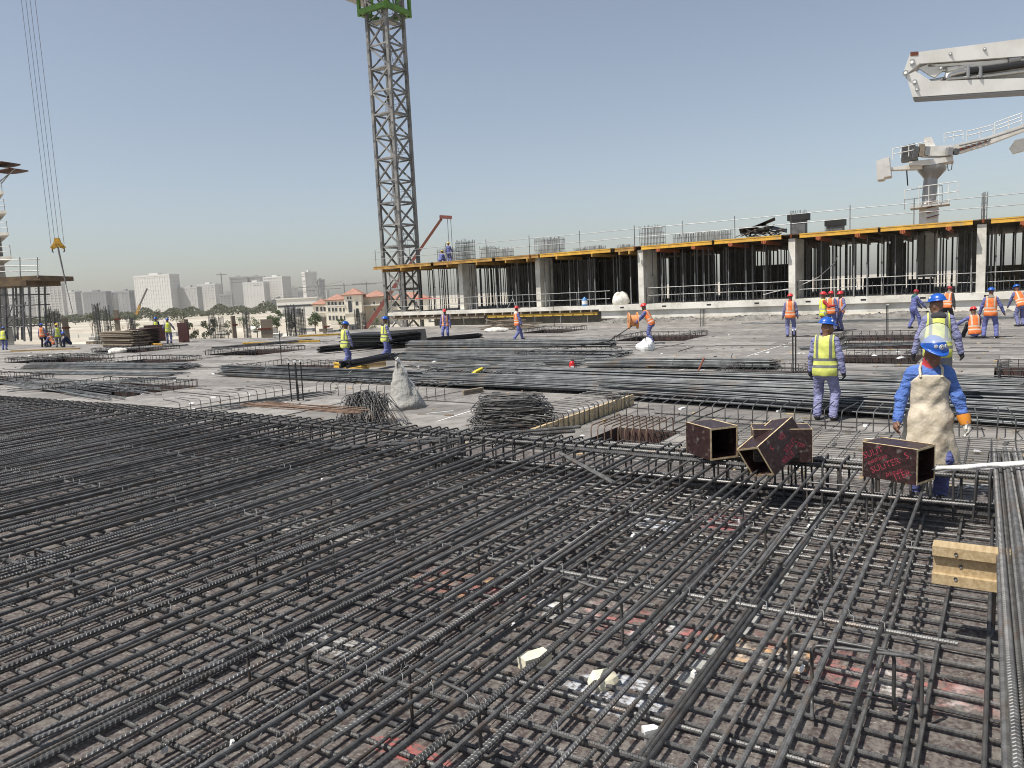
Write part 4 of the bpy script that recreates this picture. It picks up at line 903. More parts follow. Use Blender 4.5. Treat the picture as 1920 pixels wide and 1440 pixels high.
# ---- hanging hook of a second crane, left
hp = at(107, 458, 62); hk_ = thing('crane_hook_block', 'yellow crane hook block with black stripes hanging on four ropes at far left', 'hook block', (hp.x, hp.y, hp.z)); hk_.rotation_euler = (0, 0, R(10))
pl = [(-.55, 0, -.25), (-.42, 0, -.38), (0, 0, -.2), (.42, 0, -.38), (.55, 0, -.25), (.25, 0, .15), (.16, 0, .5), (-.16, 0, .5), (-.25, 0, .15)]
MB().prism(pl, (0, .24, 0)).obj('cheek_plate', 'hook_yellow', hk_)
for s_ in (-1, 1):
    for k in (0, 1): MB().beam((s_ * (.2 + .17 * k), -.004, -.26 + .05 * k - .05), (s_ * (.34 + .17 * k), -.004, -.02 + .02 * k - .1), .07, .006).obj('black_stripe', 'black', hk_)
    MB().tube([(s_ * .42, .12, -.3), (s_ * .46, .12, -.55), (s_ * .36, .12, -.62)], .05, 6).obj('side_hook', 'galv_dark', hk_)
MB().lathe([(.06, 0), (.16, 0), (.16, .03)], 12).obj('sheave', 'galv_dark', hk_)
for k, dx in enumerate((-.50, -.18, .12, .48)): MB().tube([(dx, .12, .0), (dx - .12 * 0, .12, 45)], .016, 4).obj('rope', 'galv_dark', hk_)
MB().tube([(0, .12, -.2), (.05, .12, -.9), (.26, .12, -3.2)], [.06, .07, .05], 6).tube([(.26, .12, -3.2), (.62, .12, -6.5)], .03, 5).obj('sling', 'steel_grey', hk_)
# ---- near concrete placing boom, upper right
YB = 14.0
def bp_(px_, py_, dy=0.0): return at(px_, py_, YB) + Vector((0, dy, 0))
pb = thing('placing_boom', 'folded white concrete placing boom with black hoses entering at upper right', 'placing boom', at(2300, 130, YB)); o0 = pb.location
def L_(p): return Vector(p) - o0
RD = Vector((math.sin(R(31)), math.cos(R(31)), 0)); RF = Vector((math.sin(R(30)), math.cos(R(30)), 0))   # across the boom
def plate(name, pts, d, dy, mt, parent=pb): return MB().prism([L_(bp_(x, y)) + RD * dy for x, y in pts], RD * d).obj(name, mt, parent)
ua = plate('upper_arm', [(1707, 98), (1725, 97), (1920, 72), (2300, 24), (2300, 62), (1920, 105), (1724, 119), (1698, 140), (1694, 135)], .42, .0, 'boom_white')
plate('upper_arm_web', [(1740, 120), (1920, 108), (2300, 66), (2300, 72), (1920, 114), (1740, 124)], .3, .06, 'boom_white', ua)
la = plate('lower_arm', [(1699, 141), (1717, 133), (1746, 152), (1920, 146), (2300, 132), (2300, 160), (1920, 168), (1711, 182)], .42, .0, 'boom_white')
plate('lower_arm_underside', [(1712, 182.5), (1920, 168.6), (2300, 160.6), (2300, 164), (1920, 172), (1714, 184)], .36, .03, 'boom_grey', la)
plate('inner_wall', [(1790, 122), (1920, 112), (2300, 66), (2300, 136), (1920, 148), (1790, 150)], .05, .36, 'boom_white')
plate('link_plate', [(1722, 126), (1740, 119), (1766, 125), (1768, 130), (1752, 143), (1744, 140)], .10, .06, 'boom_white')
plate('rust_patch', [(1707, 97.5), (1722, 96.5), (1722, 104), (1707, 105)], .004, -.006, 'rust_red')
for (x, y, r_) in ((1710, 117, .055), (1715, 154, .045), (1698, 137, .05), (1719, 168, .03), (1764, 128, .03), (1782, 101, .03), (1846, 92, .03)):
    a = L_(bp_(x, y)) - RD * .02; MB().tube([a, a + RD * .03], r_, 12).obj('pin', 'boom_grey', pb); MB().tube([a - RD * .008, a], r_ * .5, 10).obj('pin_head', 'boom_white', pb)
def pipe(name, pts, r_, mt, dy=.12, n=9): return MB().tube([L_(bp_(x, y)) + RD * dy for x, y in pts], r_, n).obj(name, mt, pb)
pipe('cylinder', [(1774, 129), (1890, 112)], .055, 'boom_white'); pipe('cylinder_rod', [(1764, 130), (1776, 128)], .03, 'hydraulic'); pipe('cylinder_eye', [(1888, 112), (1910, 108)], .085, 'boom_grey', .1)
pipe('delivery_pipe', [(1775, 147), (1776, 141), (1784, 138), (1800, 134), (1812, 132)], .055, 'hydraulic', .05); pipe('rubber_hose', [(1812, 132), (1860, 128), (1920, 119), (2300, 75)], .062, 'hose_black', .05); pipe('steel_pipe', [(1775, 148), (1850, 142), (1920, 133), (2300, 100)], .028, 'hydraulic', .02); pipe('hydraulic_rod', [(1742, 150), (1776, 144)], .04, 'hydraulic', .15)
for x in (1815, 1838): MB().tube([L_(bp_(x, 124, .0)), L_(bp_(x, 146, .0))], .035, 8).obj('clamp', 'boom_grey', pb)
# ---- far placing boom on its mast above the roof
YF = 49.0; fb = thing('placing_boom', 'white placing boom on a mast with railed platforms behind the roof', 'placing boom', at(1742, 420, YF)); f0 = Vector(fb.location)
def F_(px_, py_, dy=0.0): return at(px_, py_, YF) + Vector((0, dy, 0)) - f0
def fplate(name, pts, d, dy, mt): return MB().prism([F_(x, y) + RF * dy for x, y in pts], RF * d).obj(name, mt, fb)
MB().beam(F_(1738, 520), F_(1742, 380), .8, .8).obj('lower_mast', 'boom_white', fb)
mb = MB()
for k in range(4): mb.beam(F_(1730, 410 - k * 9, -.5), F_(1752, 404 - k * 9, -.5), .12, .05)
mb.obj('mast_ladder', 'rust_red', fb)
MB().tube([F_(1741, 385), F_(1744, 352), F_(1746, 318)], [.40, .42, .38], 10).obj('column', 'boom_grey', fb); MB().tube([F_(1746, 336), F_(1747, 320), F_(1748, 312)], [.38, .8, .8], 12).obj('slewing_ring', 'boom_grey', fb)
fplate('mast_platform', [(1707, 388), (1781, 379), (1781, 384), (1707, 393)], 1.8, -.9, 'boom_white')
def rail_(pts, h, rows=(1, .5), dy=-.9, mt='boom_white', step=2):
    mb = MB()
    for r_ in rows: mb.tube([F_(x, y - h * r_, dy) for x, y in pts], .025, 4)
    for i in range(len(pts) - 1):
        for j in range(step): t_ = j / step; x = pts[i][0] * (1 - t_) + pts[i + 1][0] * t_; y = pts[i][1] * (1 - t_) + pts[i + 1][1] * t_; mb.tube([F_(x, y, dy), F_(x, y - h, dy)], .025, 4)
    x, y = pts[-1]; mb.tube([F_(x, y, dy), F_(x, y - h, dy)], .025, 4); mb.obj('railing', mt, fb)
rail_([(1709, 390), (1745, 385), (1781, 380)], 36, dy=-.9); rail_([(1709, 390), (1781, 380)], 36, dy=.85)
fplate('turntable', [(1705, 306), (1786, 296), (1788, 304), (1745, 312), (1705, 312)], 1.6, -.8, 'boom_white'); fplate('turntable_box', [(1727, 294), (1729, 278), (1786, 274), (1787, 294)], 1.2, -.6, 'boom_white'); fplate('head_box', [(1731, 280), (1733, 259), (1747, 258), (1755, 278)], .7, -.3, 'boom_white')
fplate('machinery', [(1690, 304), (1692, 276), (1716, 270), (1722, 300)], 1.0, -.4, 'galv_dark'); fplate('counter_arm', [(1668, 316), (1730, 306), (1730, 318), (1668, 320)], .8, -.4, 'boom_white')
fplate('counterweight', [(1645, 304), (1668, 296), (1672, 332), (1660, 334), (1657, 338), (1646, 339)], 1.4, -.7, 'boom_white')
fplate('boom_arm', [(1770, 292), (1790, 272), (1850, 258), (1930, 230), (2150, 160), (2150, 172), (1930, 243), (1852, 272), (1800, 288)], .6, -.3, 'boom_white'); fplate('boom_channel', [(1790, 282), (1850, 264), (1850, 268), (1795, 286)], .02, -.33, 'rust_red'); fplate('folded_arm_end', [(1894, 275), (1904, 261), (2150, 205), (2150, 222), (1930, 278), (1901, 286)], .55, .4, 'boom_white')
rail_([(1660, 304), (1690, 298), (1726, 290)], 20); rail_([(1755, 272), (1790, 266)], 16); rail_([(1797, 270), (1845, 258)], 18, (1, .55)); rail_([(1848, 256), (1898, 238)], 20, (1, .66, .33))
for (x0, y0, x1, y1, mt) in ((1700, 300, 1704, 280, 'galv_dark'), (1712, 298, 1714, 276, 'timber_grey'), (1722, 296, 1724, 280, 'boom_grey'), (1764, 296, 1766, 282, 'boom_grey'), (1776, 294, 1778, 284, 'galv_dark')): MB().beam(F_(x0, y0, -.85), F_(x1, y1, -.85), .32, .3).obj('drive_unit', mt, fb)
for k in range(5): MB().beam(F_(1800 + k * 11, 280 - k * 3, -.36), F_(1806 + k * 11, 276 - k * 3, -.36), .14, .1).obj('arm_bracket', 'boom_grey', fb)
MB().tube([F_(1790, 276, -.5), F_(1850, 262, -.5), F_(1930, 236, -.5)], .05, 5).obj('arm_pipe', 'boom_grey', fb)
MB().tube([F_(1700, 320), F_(1701, 335), F_(1702, 348)], .04, 5).obj('hanging_hose', 'hose_black', fb); MB().tube([F_(1776, 308), F_(1778, 320), F_(1784, 318), F_(1786, 300)], .03, 5).obj('cable_loop', 'boom_grey', fb)
# ---- red mobile crane boom passing behind the mast
A, B = at(690, 610, 120), at(818, 424, 120); T = at(828, 410, 120); rc = thing('mobile_crane', 'red telescopic crane boom slanting up behind the tower mast', 'mobile crane', (A.x - 6, A.y, -15)); o_ = Vector(rc.location)
d = (B - A); 
MB().beam(A - d * .35 - o_, A + d * .42 - o_, .45, .6).obj('boom_base_section', 'crane_red', rc); MB().beam(A + d * .40 - o_, A + d * .75 - o_, .38, .48).obj('boom_middle_section', 'crane_red', rc); MB().beam(A + d * .74 - o_, T - o_, .3, .38).obj('boom_top_section', 'rust_red', rc)
MB().beam(T - o_ + Vector((-.3, 0, .3)), T - o_ + Vector((1.6, 0, .1)), .4, .5).obj('boom_head', 'crane_red', rc); MB().tube([T - o_ + Vector((1.4, 0, 0)), T - o_ + Vector((1.4, 0, -13))], .04, 4).tube([T - o_ + Vector((.9, 0, 0)), T - o_ + Vector((.9, 0, -13))], .04, 4).obj('hoist_rope', 'galv_dark', rc)
C0 = A - d * .35 - o_
MB().box(C0.x - 6, C0.x + 4, C0.y - 1.3, C0.y + 1.3, 1.0, 2.4).obj('carrier', 'crane_red', rc); MB().box(C0.x - 2, C0.x + 1.5, C0.y - 1.4, C0.y + 1.4, 2.4, max(2.5, C0.z + .5)).obj('superstructure', 'crane_red', rc)
for k in range(4): o = MB().tube([(C0.x - 5 + k * 2.6, C0.y - 1.5, .6), (C0.x - 5 + k * 2.6, C0.y - 1.0, .6)], .6, 12).obj('wheel', 'tyre', rc)
# ================================================================== LEFT: scaffold tower with table form, and the tower block behind
YS = 64.0; sc0 = at(30, 640, YS); sc = thing('scaffold_tower', 'scaffold tower carrying a brown formwork table at the left edge', 'scaffold', (sc0.x, sc0.y, -.5)); s0 = Vector(sc.location)
def S_(px_, py_, dy=0.0): return at(px_, py_, YS) + Vector((0, dy, 0)) - s0
for x, w_ in ((2, .12), (12, .2), (28, .12), (46, .12), (58, .12)):
    for dy in (0, 2.2): MB().beam(S_(x - 4, 536, dy), S_(x, 640, dy), w_, w_).obj('standard', 'galv_dark', sc)
for y in (552, 572, 596, 612):
    for dy in (0, 2.2): MB().tube([S_(-80, y + 3, dy), S_(64, y, dy)], .05, 5).obj('ledger', 'galv_dark', sc)
for (a, b) in (((0, 640), (28, 560)), ((28, 640), (48, 566)), ((44, 580), (58, 640)), ((12, 610), (46, 575))): MB().tube([S_(*a), S_(*b)], .05, 5).obj('brace', 'galv_dark', sc)
MB().box(*(lambda a, b: (a.x - 12, b.x, 0, 5))(S_(0, 530), S_(74, 520)), S_(60, 526).z, S_(60, 517).z).obj('table_form', 'ply_soffit', sc)
MB().box(*(lambda a, b: (a.x - 12, b.x, -.3, 4.6))(S_(0, 530), S_(52, 520)), S_(40, 536).z, S_(40, 526).z - .01).obj('table_beam', 'ply_soffit', sc)
for y in (486, 498, 508): MB().tube([S_(-100, y + 3), S_(74, y)], .04, 5).obj('guard_rail', 'galv', sc)
for x in (38, 71): MB().tube([S_(x, 520), S_(x - 1, 482)], .05, 5).obj('guard_post', 'galv', sc)
YT = 78.0; tw0 = at(-40, 640, YT); tw = thing('tower_block', 'unfinished tower block with projecting slabs and brown canopies at the left edge', 'building', (tw0.x, tw0.y, -15)); t0 = Vector(tw.location)
def T_(px_, py_, dy=0.0): return at(px_, py_, YT) + Vector((0, dy, 0)) - t0
fl = [(40, 482), (34, 438), (29, 398), (24, 362)] + [(14 - 4 * k, 330 - 36 * k) for k in range(10)]
def fp(xr, z0, z1, w_, y0, y1, name, mt): MB().prism([(xr, y0, z0), (xr - .78 * (y1 - y0), y1, z0), (xr - .78 * (y1 - y0) - w_, y1, z0), (xr - w_, y0, z0)], (0, 0, z1 - z0)).obj(name, mt, tw)
fp(T_(-14, 400).x, 0, T_(0, -60).z, 20, .8, 20, 'core_wall', 'concrete_dark')
for x, y in fl:
    e = T_(x, y); fp(e.x, e.z - .25, e.z + .05, 22, -1.4, 20, 'floor_slab', 'concrete'); mb = MB()
    for h in (.5, 1.0): mb.tube([(e.x - 20, -1.3, e.z + h), (e.x - .15, -1.3, e.z + h)], .035, 4)
    for k in range(4): mb.tube([(e.x - .2 - 1.6 * k, -1.3, e.z), (e.x - .2 - 1.6 * k, -1.3, e.z + 1.15)], .035, 4)
    mb.obj('floor_railing', 'galv', tw)
for (x0, x1, y) in ((-30, 22, 307), (-30, 37, 319)):
    vs = []; n = 10
    P = [T_(x0 + (x1 - x0) * k / n, y + 5 * math.sin(math.pi * k / n), -1.6) for k in range(n + 1)]; mb = MB()
    for k in range(n): mb.add([P[k], P[k + 1], P[k + 1] + Vector((0, 3, .2)), P[k] + Vector((0, 3, .2))], [(0, 1, 2, 3)], 0, True)
    o = mb.obj('canopy', 'canopy_brown', tw); m_ = o.modifiers.new('thick', 'SOLIDIFY'); m_.thickness = .12
for (a, b) in (((40, 320), (0, 340)), ((36, 322), (2, 345))): MB().tube([T_(*a, -1), T_(*b, 0)], .05, 5).obj('canopy_stay', 'galv', tw)
# ================================================================== beyond the far left deck edge: column cages, walls, people's materials
lo = random.Random(21)
cages = [(95, 572, 620, 70, 'bent rebar cage nearest the left workers'), (110, 578, 632, 72, 'rebar cage right of the left workers'), (127, 590, 640, 66, 'leaning brown column form at the far left'), (187, 566, 640, 74, 'tall rebar cage left of the sheet stack'), (205, 572, 640, 76, 'rebar cage behind the sheet stack'), (225, 575, 642, 70, 'brown column form behind the sheet stack'),
         (250, 588, 640, 72, 'low rebar cage behind the dark stack'), (352, 592, 642, 66, 'thin column form right of the red panels'), (400, 585, 634, 80, 'rebar cage right of the bushy tree'), (442, 586, 634, 70, 'brown column form in front of the sand'), (465, 582, 634, 78, 'dense dark rebar cage over the sand'), (498, 592, 634, 66, 'brown column form left of the netted cage'),
         (547, 570, 628, 78, 'large netted rebar cage, left half'), (565, 572, 628, 78, 'large netted rebar cage, right half'), (614, 588, 628, 66, 'brown column form before the villa'), (672, 578, 622, 80, 'dark rebar cage before the villa'), (682, 582, 622, 82, 'second dark rebar cage before the villa'), (415, 592, 634, 74, 'thin rebar cage over the sand')]
for i, (x, yt, yb, Y, lab) in enumerate(cages):
    p = at(x, yb, Y); tpz = at(x, yt, Y).z; brown = 'brown' in lab or 'form' in lab; t = thing('column_cage', lab, 'column cage', (p.x, p.y, -8), lo.uniform(0, 1), 'column cages beyond the deck'); Hh = tpz + 8
    w_ = .5 if not brown else .35
    if 'netted' in lab: w_ = .95
    if brown:
        MB().box(-w_ / 2, w_ / 2, -.2, .2, 0, Hh - .3, M=Matrix.Rotation(lo.gauss(0, .02), 4, 'Y')).obj('column_form', 'timber_grey', t); MB().box(-w_ / 2 - .06, w_ / 2 + .06, -.26, .26, Hh - 1.2, Hh - 1.05).obj('clamp', 'rust_red', t)
    else:
        mb = MB(); n = 7 if w_ < .8 else 11
        for a in range(n):
            for b in (0, 1): mb.tube([(-w_ / 2 + w_ * a / (n - 1), -.25 + .5 * b, 0), (-w_ / 2 + w_ * a / (n - 1) + lo.gauss(0, .03), -.25 + .5 * b, Hh * lo.uniform(.96, 1.0))], .022, 4)
        z = Hh - 4.5
        while z < Hh - .3: mb.tube([(-w_ / 2, -.27, z), (w_ / 2, -.27, z), (w_ / 2, .27, z), (-w_ / 2, .27, z), (-w_ / 2, -.27, z)], .016, 4); z += .14 if 'dense' in lab or 'netted' in lab or 'dark' in lab else .3
        mb.obj('bars', 'galv_dark', t, 'stuff')
# ================================================================== THE CITY AND THE SAND BEYOND
mat('tower_white', (.60, .59, .56), .8); mat('tower_grey', (.30, .30, .30), .8); mat('tower_mid', (.44, .435, .42), .8); mat('tower_glass', (.035, .04, .047), .5, .0)
mat('villa_wall', (.74, .70, .59), .85, 0, (.64, .58, .47), .3); mat('villa_tan', (.42, .36, .28), .85, 0, (.36, .31, .24), .3); mat('villa_roof', (.38, .20, .145), .85, 0, (.30, .16, .12), .4); mat('villa_glass', (.05, .055, .06), .25); mat('stone_white', (.68, .66, .60), .85)
mat('leaf', (.055, .085, .028), .8, 0, (.09, .12, .05), .6); mat('leaf_dry', (.06, .072, .035), .85, 0, (.10, .10, .06), .5); mat('bark', (.12, .09, .06), .9); mat('car_white', (.75, .75, .74), .35); mat('car_dark', (.06, .065, .07), .3); mat('car_red', (.35, .05, .04), .35)
def tower(label, x0, x1, yt, Y, mt='tower_white', style='vert', rz=.35, depth=.7, name='apartment_tower', crown=0, group='towers of the skyline'):
    A, B = at(x0, 575, Y), at(x1, 575, Y); top = (at((x0 + x1) / 2, yt, Y)).z; c = (A + B) / 2; wpx = (B - A).length
    w_ = wpx / (math.cos(rz) + depth * abs(math.sin(rz))); d_ = w_ * depth; Hh = top + 15
    t = thing(name, label, 'building', (c.x, c.y, -15), rz, group); a, b = w_ / 2, d_ / 2
    MB().box(-a + 1.6, a - 1.6, -b + 1.6, b - 1.6, 0, Hh - .5).obj('glazing', 'tower_glass', t)
    fr = MB(); nf = max(3, int(Hh / 3.6)); px_m = Y / FPX / .533
    if style in ('grid', 'vert', 'check'):
        step = max(3.6, px_m * 2.6) if style != 'vert' else max(9, px_m * 4.0); z = 0
        while z < Hh: fr.box(-a, a, -b, b, z, z + step * (.40 if style != 'vert' else .16)); z += step
    pst = max(4.5, px_m * (2.9 if style == 'vert' else 3.4)); n = max(3, int(w_ / pst)); pw = pst * (.44 if style == 'vert' else .30)
    for i in range(n + 1):
        x = -a + (w_ - pw) * i / n
        if style == 'check': 
            for k in range(int(Hh / 12)): fr.box(x + (k % 2) * pst * .5, x + pw + (k % 2) * pst * .5, -b - .3, b + .3, k * 12, k * 12 + 11)
        else: fr.box(x, x + pw, -b - .3, b + .3, 0, Hh)
    m_ = max(2, int(d_ / pst))
    for i in range(m_ + 1): y = -b + (d_ - pw) * i / m_; fr.box(-a - .3, a + .3, y, y + pw, 0, Hh)
    fr.obj('facade_frame', mt, t); MB().box(-a - .5, a + .5, -b - .5, b + .5, Hh - .4, Hh + 3.5).obj('parapet', 'tower_mid' if crown else mt, t); MB().box(-a * .3, a * .2, -b * .4, b * .4, Hh + 3.5, Hh + 8).obj('plant_room', mt, t)
    return t
for a in [('pale slab block with a bright white crown at the far left', 72, 122, 531, 1900, 'tower_white', 'grid', .2, .4), ('low grey blocks beside the white-crowned block', 122, 153, 549, 2400, 'tower_mid', 'grid', -.3, .5), ('wide grey block left of the big tower, farther', 152, 168, 550, 2500, 'tower_white', 'grid', .2, .6), ('dark grey square block left of the big tower', 163, 206, 549, 2300, 'tower_grey', 'vert', .1, .6), ('block with a bright white corner', 204, 228, 549, 2350, 'tower_white', 'grid', .3, .6), ('grey block just left of the big tower', 226, 252, 547, 2300, 'tower_grey', 'grid', -.2, .6),
          ('biggest tower on the skyline with vertical white ribs', 258, 340, 518, 1900, 'tower_white', 'vert', -.25, .35), ('lower ribbed block right of the biggest tower', 338, 380, 541, 1900, 'tower_mid', 'vert', -.2, .4), ('cream grid-fronted block with a stepped top', 376, 416, 535, 2000, 'tower_white', 'grid', -.2, .6), ('low brownish block between the towers', 414, 438, 554, 1800, 'tower_mid', 'grid', .2, .7), ('tall pale pair of towers, left one', 434, 470, 521, 2600, 'tower_mid', 'grid', .3, .7), ('tall pale pair of towers, right one', 468, 502, 520, 2650, 'tower_mid', 'grid', .2, .7), ('nearer white grid tower before the pale pair', 462, 506, 531, 2100, 'tower_white', 'grid', -.15, .6), ('white grid tower right of the pale pair', 500, 547, 521, 2150, 'tower_white', 'grid', -.3, .7), ('small bluish tower right of the grid towers', 541, 562, 541, 2300, 'tower_mid', 'grid', .2, .7), ('low far tower left of the slender one', 560, 573, 548, 2900, 'tower_grey', 'grid', .2, .7), ('slender tallest tower with a chequered white front', 570, 599, 512, 2100, 'tower_white', 'check', .55, .9), ('plain grey tower behind the slender one', 596, 613, 526, 2300, 'tower_grey', 'vert', .3, .7), ('hazy low blocks at the far left edge', 40, 74, 556, 2600, 'tower_mid', 'grid', .1, .5), ('distant hazy block behind the white-crowned one', 118, 140, 552, 3000, 'tower_mid', 'grid', .3, .7), ('hazy block seen below the scaffold', 10, 44, 552, 2500, 'tower_mid', 'grid', -.2, .6)]:
    tower(a[0], a[1], a[2], a[3], a[4], a[5], a[6], a[7], a[8])
rr = random.Random(61)
for i in range(20):
    x = 20 + i * 30.5 + rr.uniform(-8, 8); w_ = rr.uniform(12, 24); tower('hazy distant block low behind the nearer towers', x, x + w_, rr.uniform(541, 558) - (x - 300) * .02, rr.uniform(2700, 3500), rr.choice(['tower_grey', 'tower_mid', 'tower_mid']), rr.choice(['grid', 'vert', 'grid']), rr.uniform(-.4, .4), rr.uniform(.5, .8), group='distant hazy blocks')
# white hall
YH = 900; A, B = at(520, 586, YH), at(596, 584, YH); t = thing('white_hall', 'long low white hall with a dark band left of the villa', 'building', (A.x, A.y, -15)); w_ = B.x - A.x; zt = at(560, 560, YH).z + 15
MB().box(0, w_, 0, 25, 0, zt).obj('wall', 'stone_white', t); MB().box(w_ * .02, w_ * .98, -.3, 0, zt * .55, zt * .66).obj('dark_band', 'tower_glass', t); MB().box(-1, w_ + 1, -1, 26, zt, zt + 1.2).obj('roof', 'stone_white', t); MB().box(w_ * .15, w_ * .55, -3, -.4, 0, zt * .42).obj('annex', 'tower_grey', t)
# villa with red roofs
YV = 480; v0 = at(590, 612, YV); vl = thing('villa', 'large cream villa with red tiled hipped roofs and dark windows', 'villa', (v0.x, v0.y, -15)); o_ = Vector(vl.location)
def VX(px_): return at(px_, 590, YV).x - o_.x
def VZ(px_, py_): return at(px_, py_, YV).z - o_.z
def hip(x0, x1, y0, y1, z0, h, ov=1.2):
    mb = MB(); x0 -= ov; x1 += ov; y0 -= ov; y1 += ov; r_ = min((x1 - x0), (y1 - y0)) * .48; cy = (y0 + y1) / 2
    if x1 - x0 > y1 - y0: a, b = (x0 + r_, cy, z0 + h), (x1 - r_, cy, z0 + h)
    else: a, b = ((x0 + x1) / 2, y0 + r_, z0 + h), ((x0 + x1) / 2, y1 - r_, z0 + h)
    vs = [(x0, y0, z0), (x1, y0, z0), (x1, y1, z0), (x0, y1, z0), a, b]
    mb.add(vs, [(0, 1, 5, 4), (1, 2, 5), (2, 3, 4, 5), (3, 0, 4), (0, 3, 2, 1)]); mb.box(x0 + .1, x1 - .1, y0 + .1, y1 - .1, z0 - .5, z0 - .01); return mb.obj('roof', 'villa_roof', vl)
parts = [(586, 613, 570, 'villa_wall', 2, 14, 3.0), (612, 650, 562, 'villa_wall', 0, 16, 3.5), (649, 681, 552, 'villa_wall', -3, 14, 4.0), (680, 726, 556, 'villa_tan', 4, 18, 4.0), (724, 800, 560, 'villa_wall', 8, 18, 4)]
for (a, b, yt, mt, y0, dp, rh) in parts:
    MB().box(VX(a), VX(b), y0, y0 + dp, 0, VZ((a + b) / 2, yt)).obj('wall', mt, vl); hip(VX(a), VX(b), y0, y0 + dp, VZ((a + b) / 2, yt) + .02, rh)
def vwin(x0, x1, yt, yb, y0):
    f = MB().box(VX(x0) - .2, VX(x1) + .2, y0 - .12, y0 - .01, VZ(x0, yb) - .2, VZ(x0, yt) + .2).obj('window', 'stone_white', vl); MB().box(VX(x0), VX(x1), y0 - .16, y0 - .125, VZ(x0, yb), VZ(x0, yt)).obj('pane', 'villa_glass', f)
for (yt, yb) in ((566, 572), (577, 584), (592, 600)):
    for x in (616, 623, 629, 637, 644): vwin(x, x + 4, yt, yb, 0)
vwin(656, 663, 564, 586, -3); vwin(670, 675, 565, 572, -3); vwin(670, 675, 578, 585, -3); vwin(655, 658, 556, 561, -3); vwin(660, 663, 556, 561, -3)
for (yt, yb) in ((566, 571), (578, 583)):
    for x in (699, 712): vwin(x, x + 4, yt, yb, 4)
for x in (592, 600, 606): vwin(x, x + 4, 576, 584, 2); vwin(x, x + 4, 594, 602, 2)
for x in (735, 755, 775): vwin(x, x + 6, 566, 576, 8); vwin(x, x + 6, 586, 598, 8)
for (a, b, y) in ((612, 650, 575), (612, 681, 590), (586, 613, 588), (680, 726, 574)): MB().box(VX(a), VX(b), -3.6 if b < 690 and a > 600 else 1.0, -3.05 if b < 690 and a > 600 else 3.98, VZ(a, y), VZ(a, y) + .7).obj('cornice', 'stone_white', vl)
# far cranes
for (x, yt, Y, x0, x1, lab) in ((648, 531, 1500, 560, 706, 'hazy tower crane far behind the villa'), (602, 540, 2400, 590, 640, 'tiny far crane left of the villa'), (420, 512, 2300, 405, 425, 'thin far crane beside the pale towers'), (690, 528, 1700, 660, 720, 'hazy second crane by the mast')):
    b = at(x, 575, Y); tz = at(x, yt, Y).z; t = thing('far_tower_crane', lab, 'tower crane', (b.x, b.y, -15), 0, 'hazy cranes on the skyline'); s_ = Y / 1500
    MB().beam((0, 0, 0), (0, 0, tz + 15), 1.6 * s_, 1.6 * s_).obj('mast', 'steel_grey', t); MB().beam((at(x0, yt + 4, Y).x - b.x, 0, tz + 11), (at(x1, yt + 4, Y).x - b.x, 0, tz + 11), 1.2 * s_, 1.3 * s_).obj('jib', 'steel_grey', t); MB().beam((0, 0, tz + 20), (at(x0, yt, Y).x * .5 - b.x * .5, 0, tz + 11.5), .4, .4).obj('tie_bar', 'steel_grey', t)
b = at(269, 590, 420); e_ = at(276, 541, 420); t = thing('far_mobile_crane', 'small yellow and dark mobile crane boom before the biggest tower', 'mobile crane', (b.x, b.y, -15)); o_ = Vector(t.location)
MB().beam(at(256, 590, 420) - o_, at(262, 572, 420) - o_, 1.1, 1.1).obj('lower_boom', 'beam_dull', t); MB().beam(at(262, 572, 420) - o_, e_ - o_, .7, .7).obj('upper_boom', 'galv_dark', t); MB().box(at(250, 590, 420).x - o_.x - 4, at(256, 590, 420).x - o_.x + 3, -1.5, 1.5, .8, 3.2).obj('carrier', 'beam_dull', t)
# white site hoarding, cabins and sand banks
def gz(px_, Y): p = at(px_, 590, Y); return Vector((p.x, p.y, -15))
for i, (x0, x1, Y, h, mt, lab) in enumerate([(520, 700, 270, 2.6, 'stone_white', 'long white hoarding below the villa'), (595, 720, 235, 1.6, 'stone_white', 'lower white wall nearer than the hoarding'), (205, 345, 640, 4, 'villa_wall', 'pale boundary wall before the biggest tower'), (425, 520, 620, 4.5, 'villa_wall', 'pale boundary wall before the grid towers'), (90, 200, 520, 2.5, 'stone_white', 'pale boundary wall behind the left car park')]):
    A, B = gz(x0, Y), gz(x1, Y); t = thing('boundary_wall', lab, 'wall', A, math.atan2(B.y - A.y, B.x - A.x), 'pale walls on the sand'); L = (B - A).length; MB().box(0, L, 0, .5, 0, h).obj('wall_face', mt, t)
    n = int(L / 9)
    for k in range(n): MB().box(k * 9, k * 9 + .8, -.3, -.01, 0, h + .3).obj('pier', mt, t)
for (x, Y, s_, lab, mt) in ((505, 210, 3.4, 'white site cabin with a sloping front left of the netted cage', 'car_white'), (480, 420, 5, 'pale tent roof on the sand', 'stone_white'), (378, 330, 3, 'white cabin behind the men with panels', 'car_white'), (545, 330, 4, 'beige hut roof behind the netted cage', 'villa_wall')):
    c = gz(x, Y); t = thing('site_cabin', lab, 'cabin', c, random.uniform(-.3, .3), 'site cabins on the sand'); MB().box(-s_, s_, -s_ * .4, s_ * .4, 0, s_ * .7).obj('wall', mt, t); MB().add([(-s_ * 1.08, -s_ * .5, s_ * .7), (s_ * 1.08, -s_ * .5, s_ * .7), (s_ * 1.08, s_ * .5, s_ * .7), (-s_ * 1.08, s_ * .5, s_ * .7), (-s_ * .6, 0, s_ * 1.05), (s_ * .6, 0, s_ * 1.05)], [(0, 1, 5, 4), (1, 2, 5), (2, 3, 4, 5), (3, 0, 4), (3, 2, 1, 0)]).obj('roof', mt, t); MB().box(-s_ * .3, s_ * .1, -s_ * .42, -s_ * .401, .2, s_ * .5).obj('door', 'villa_glass', t)
rr = random.Random(15)
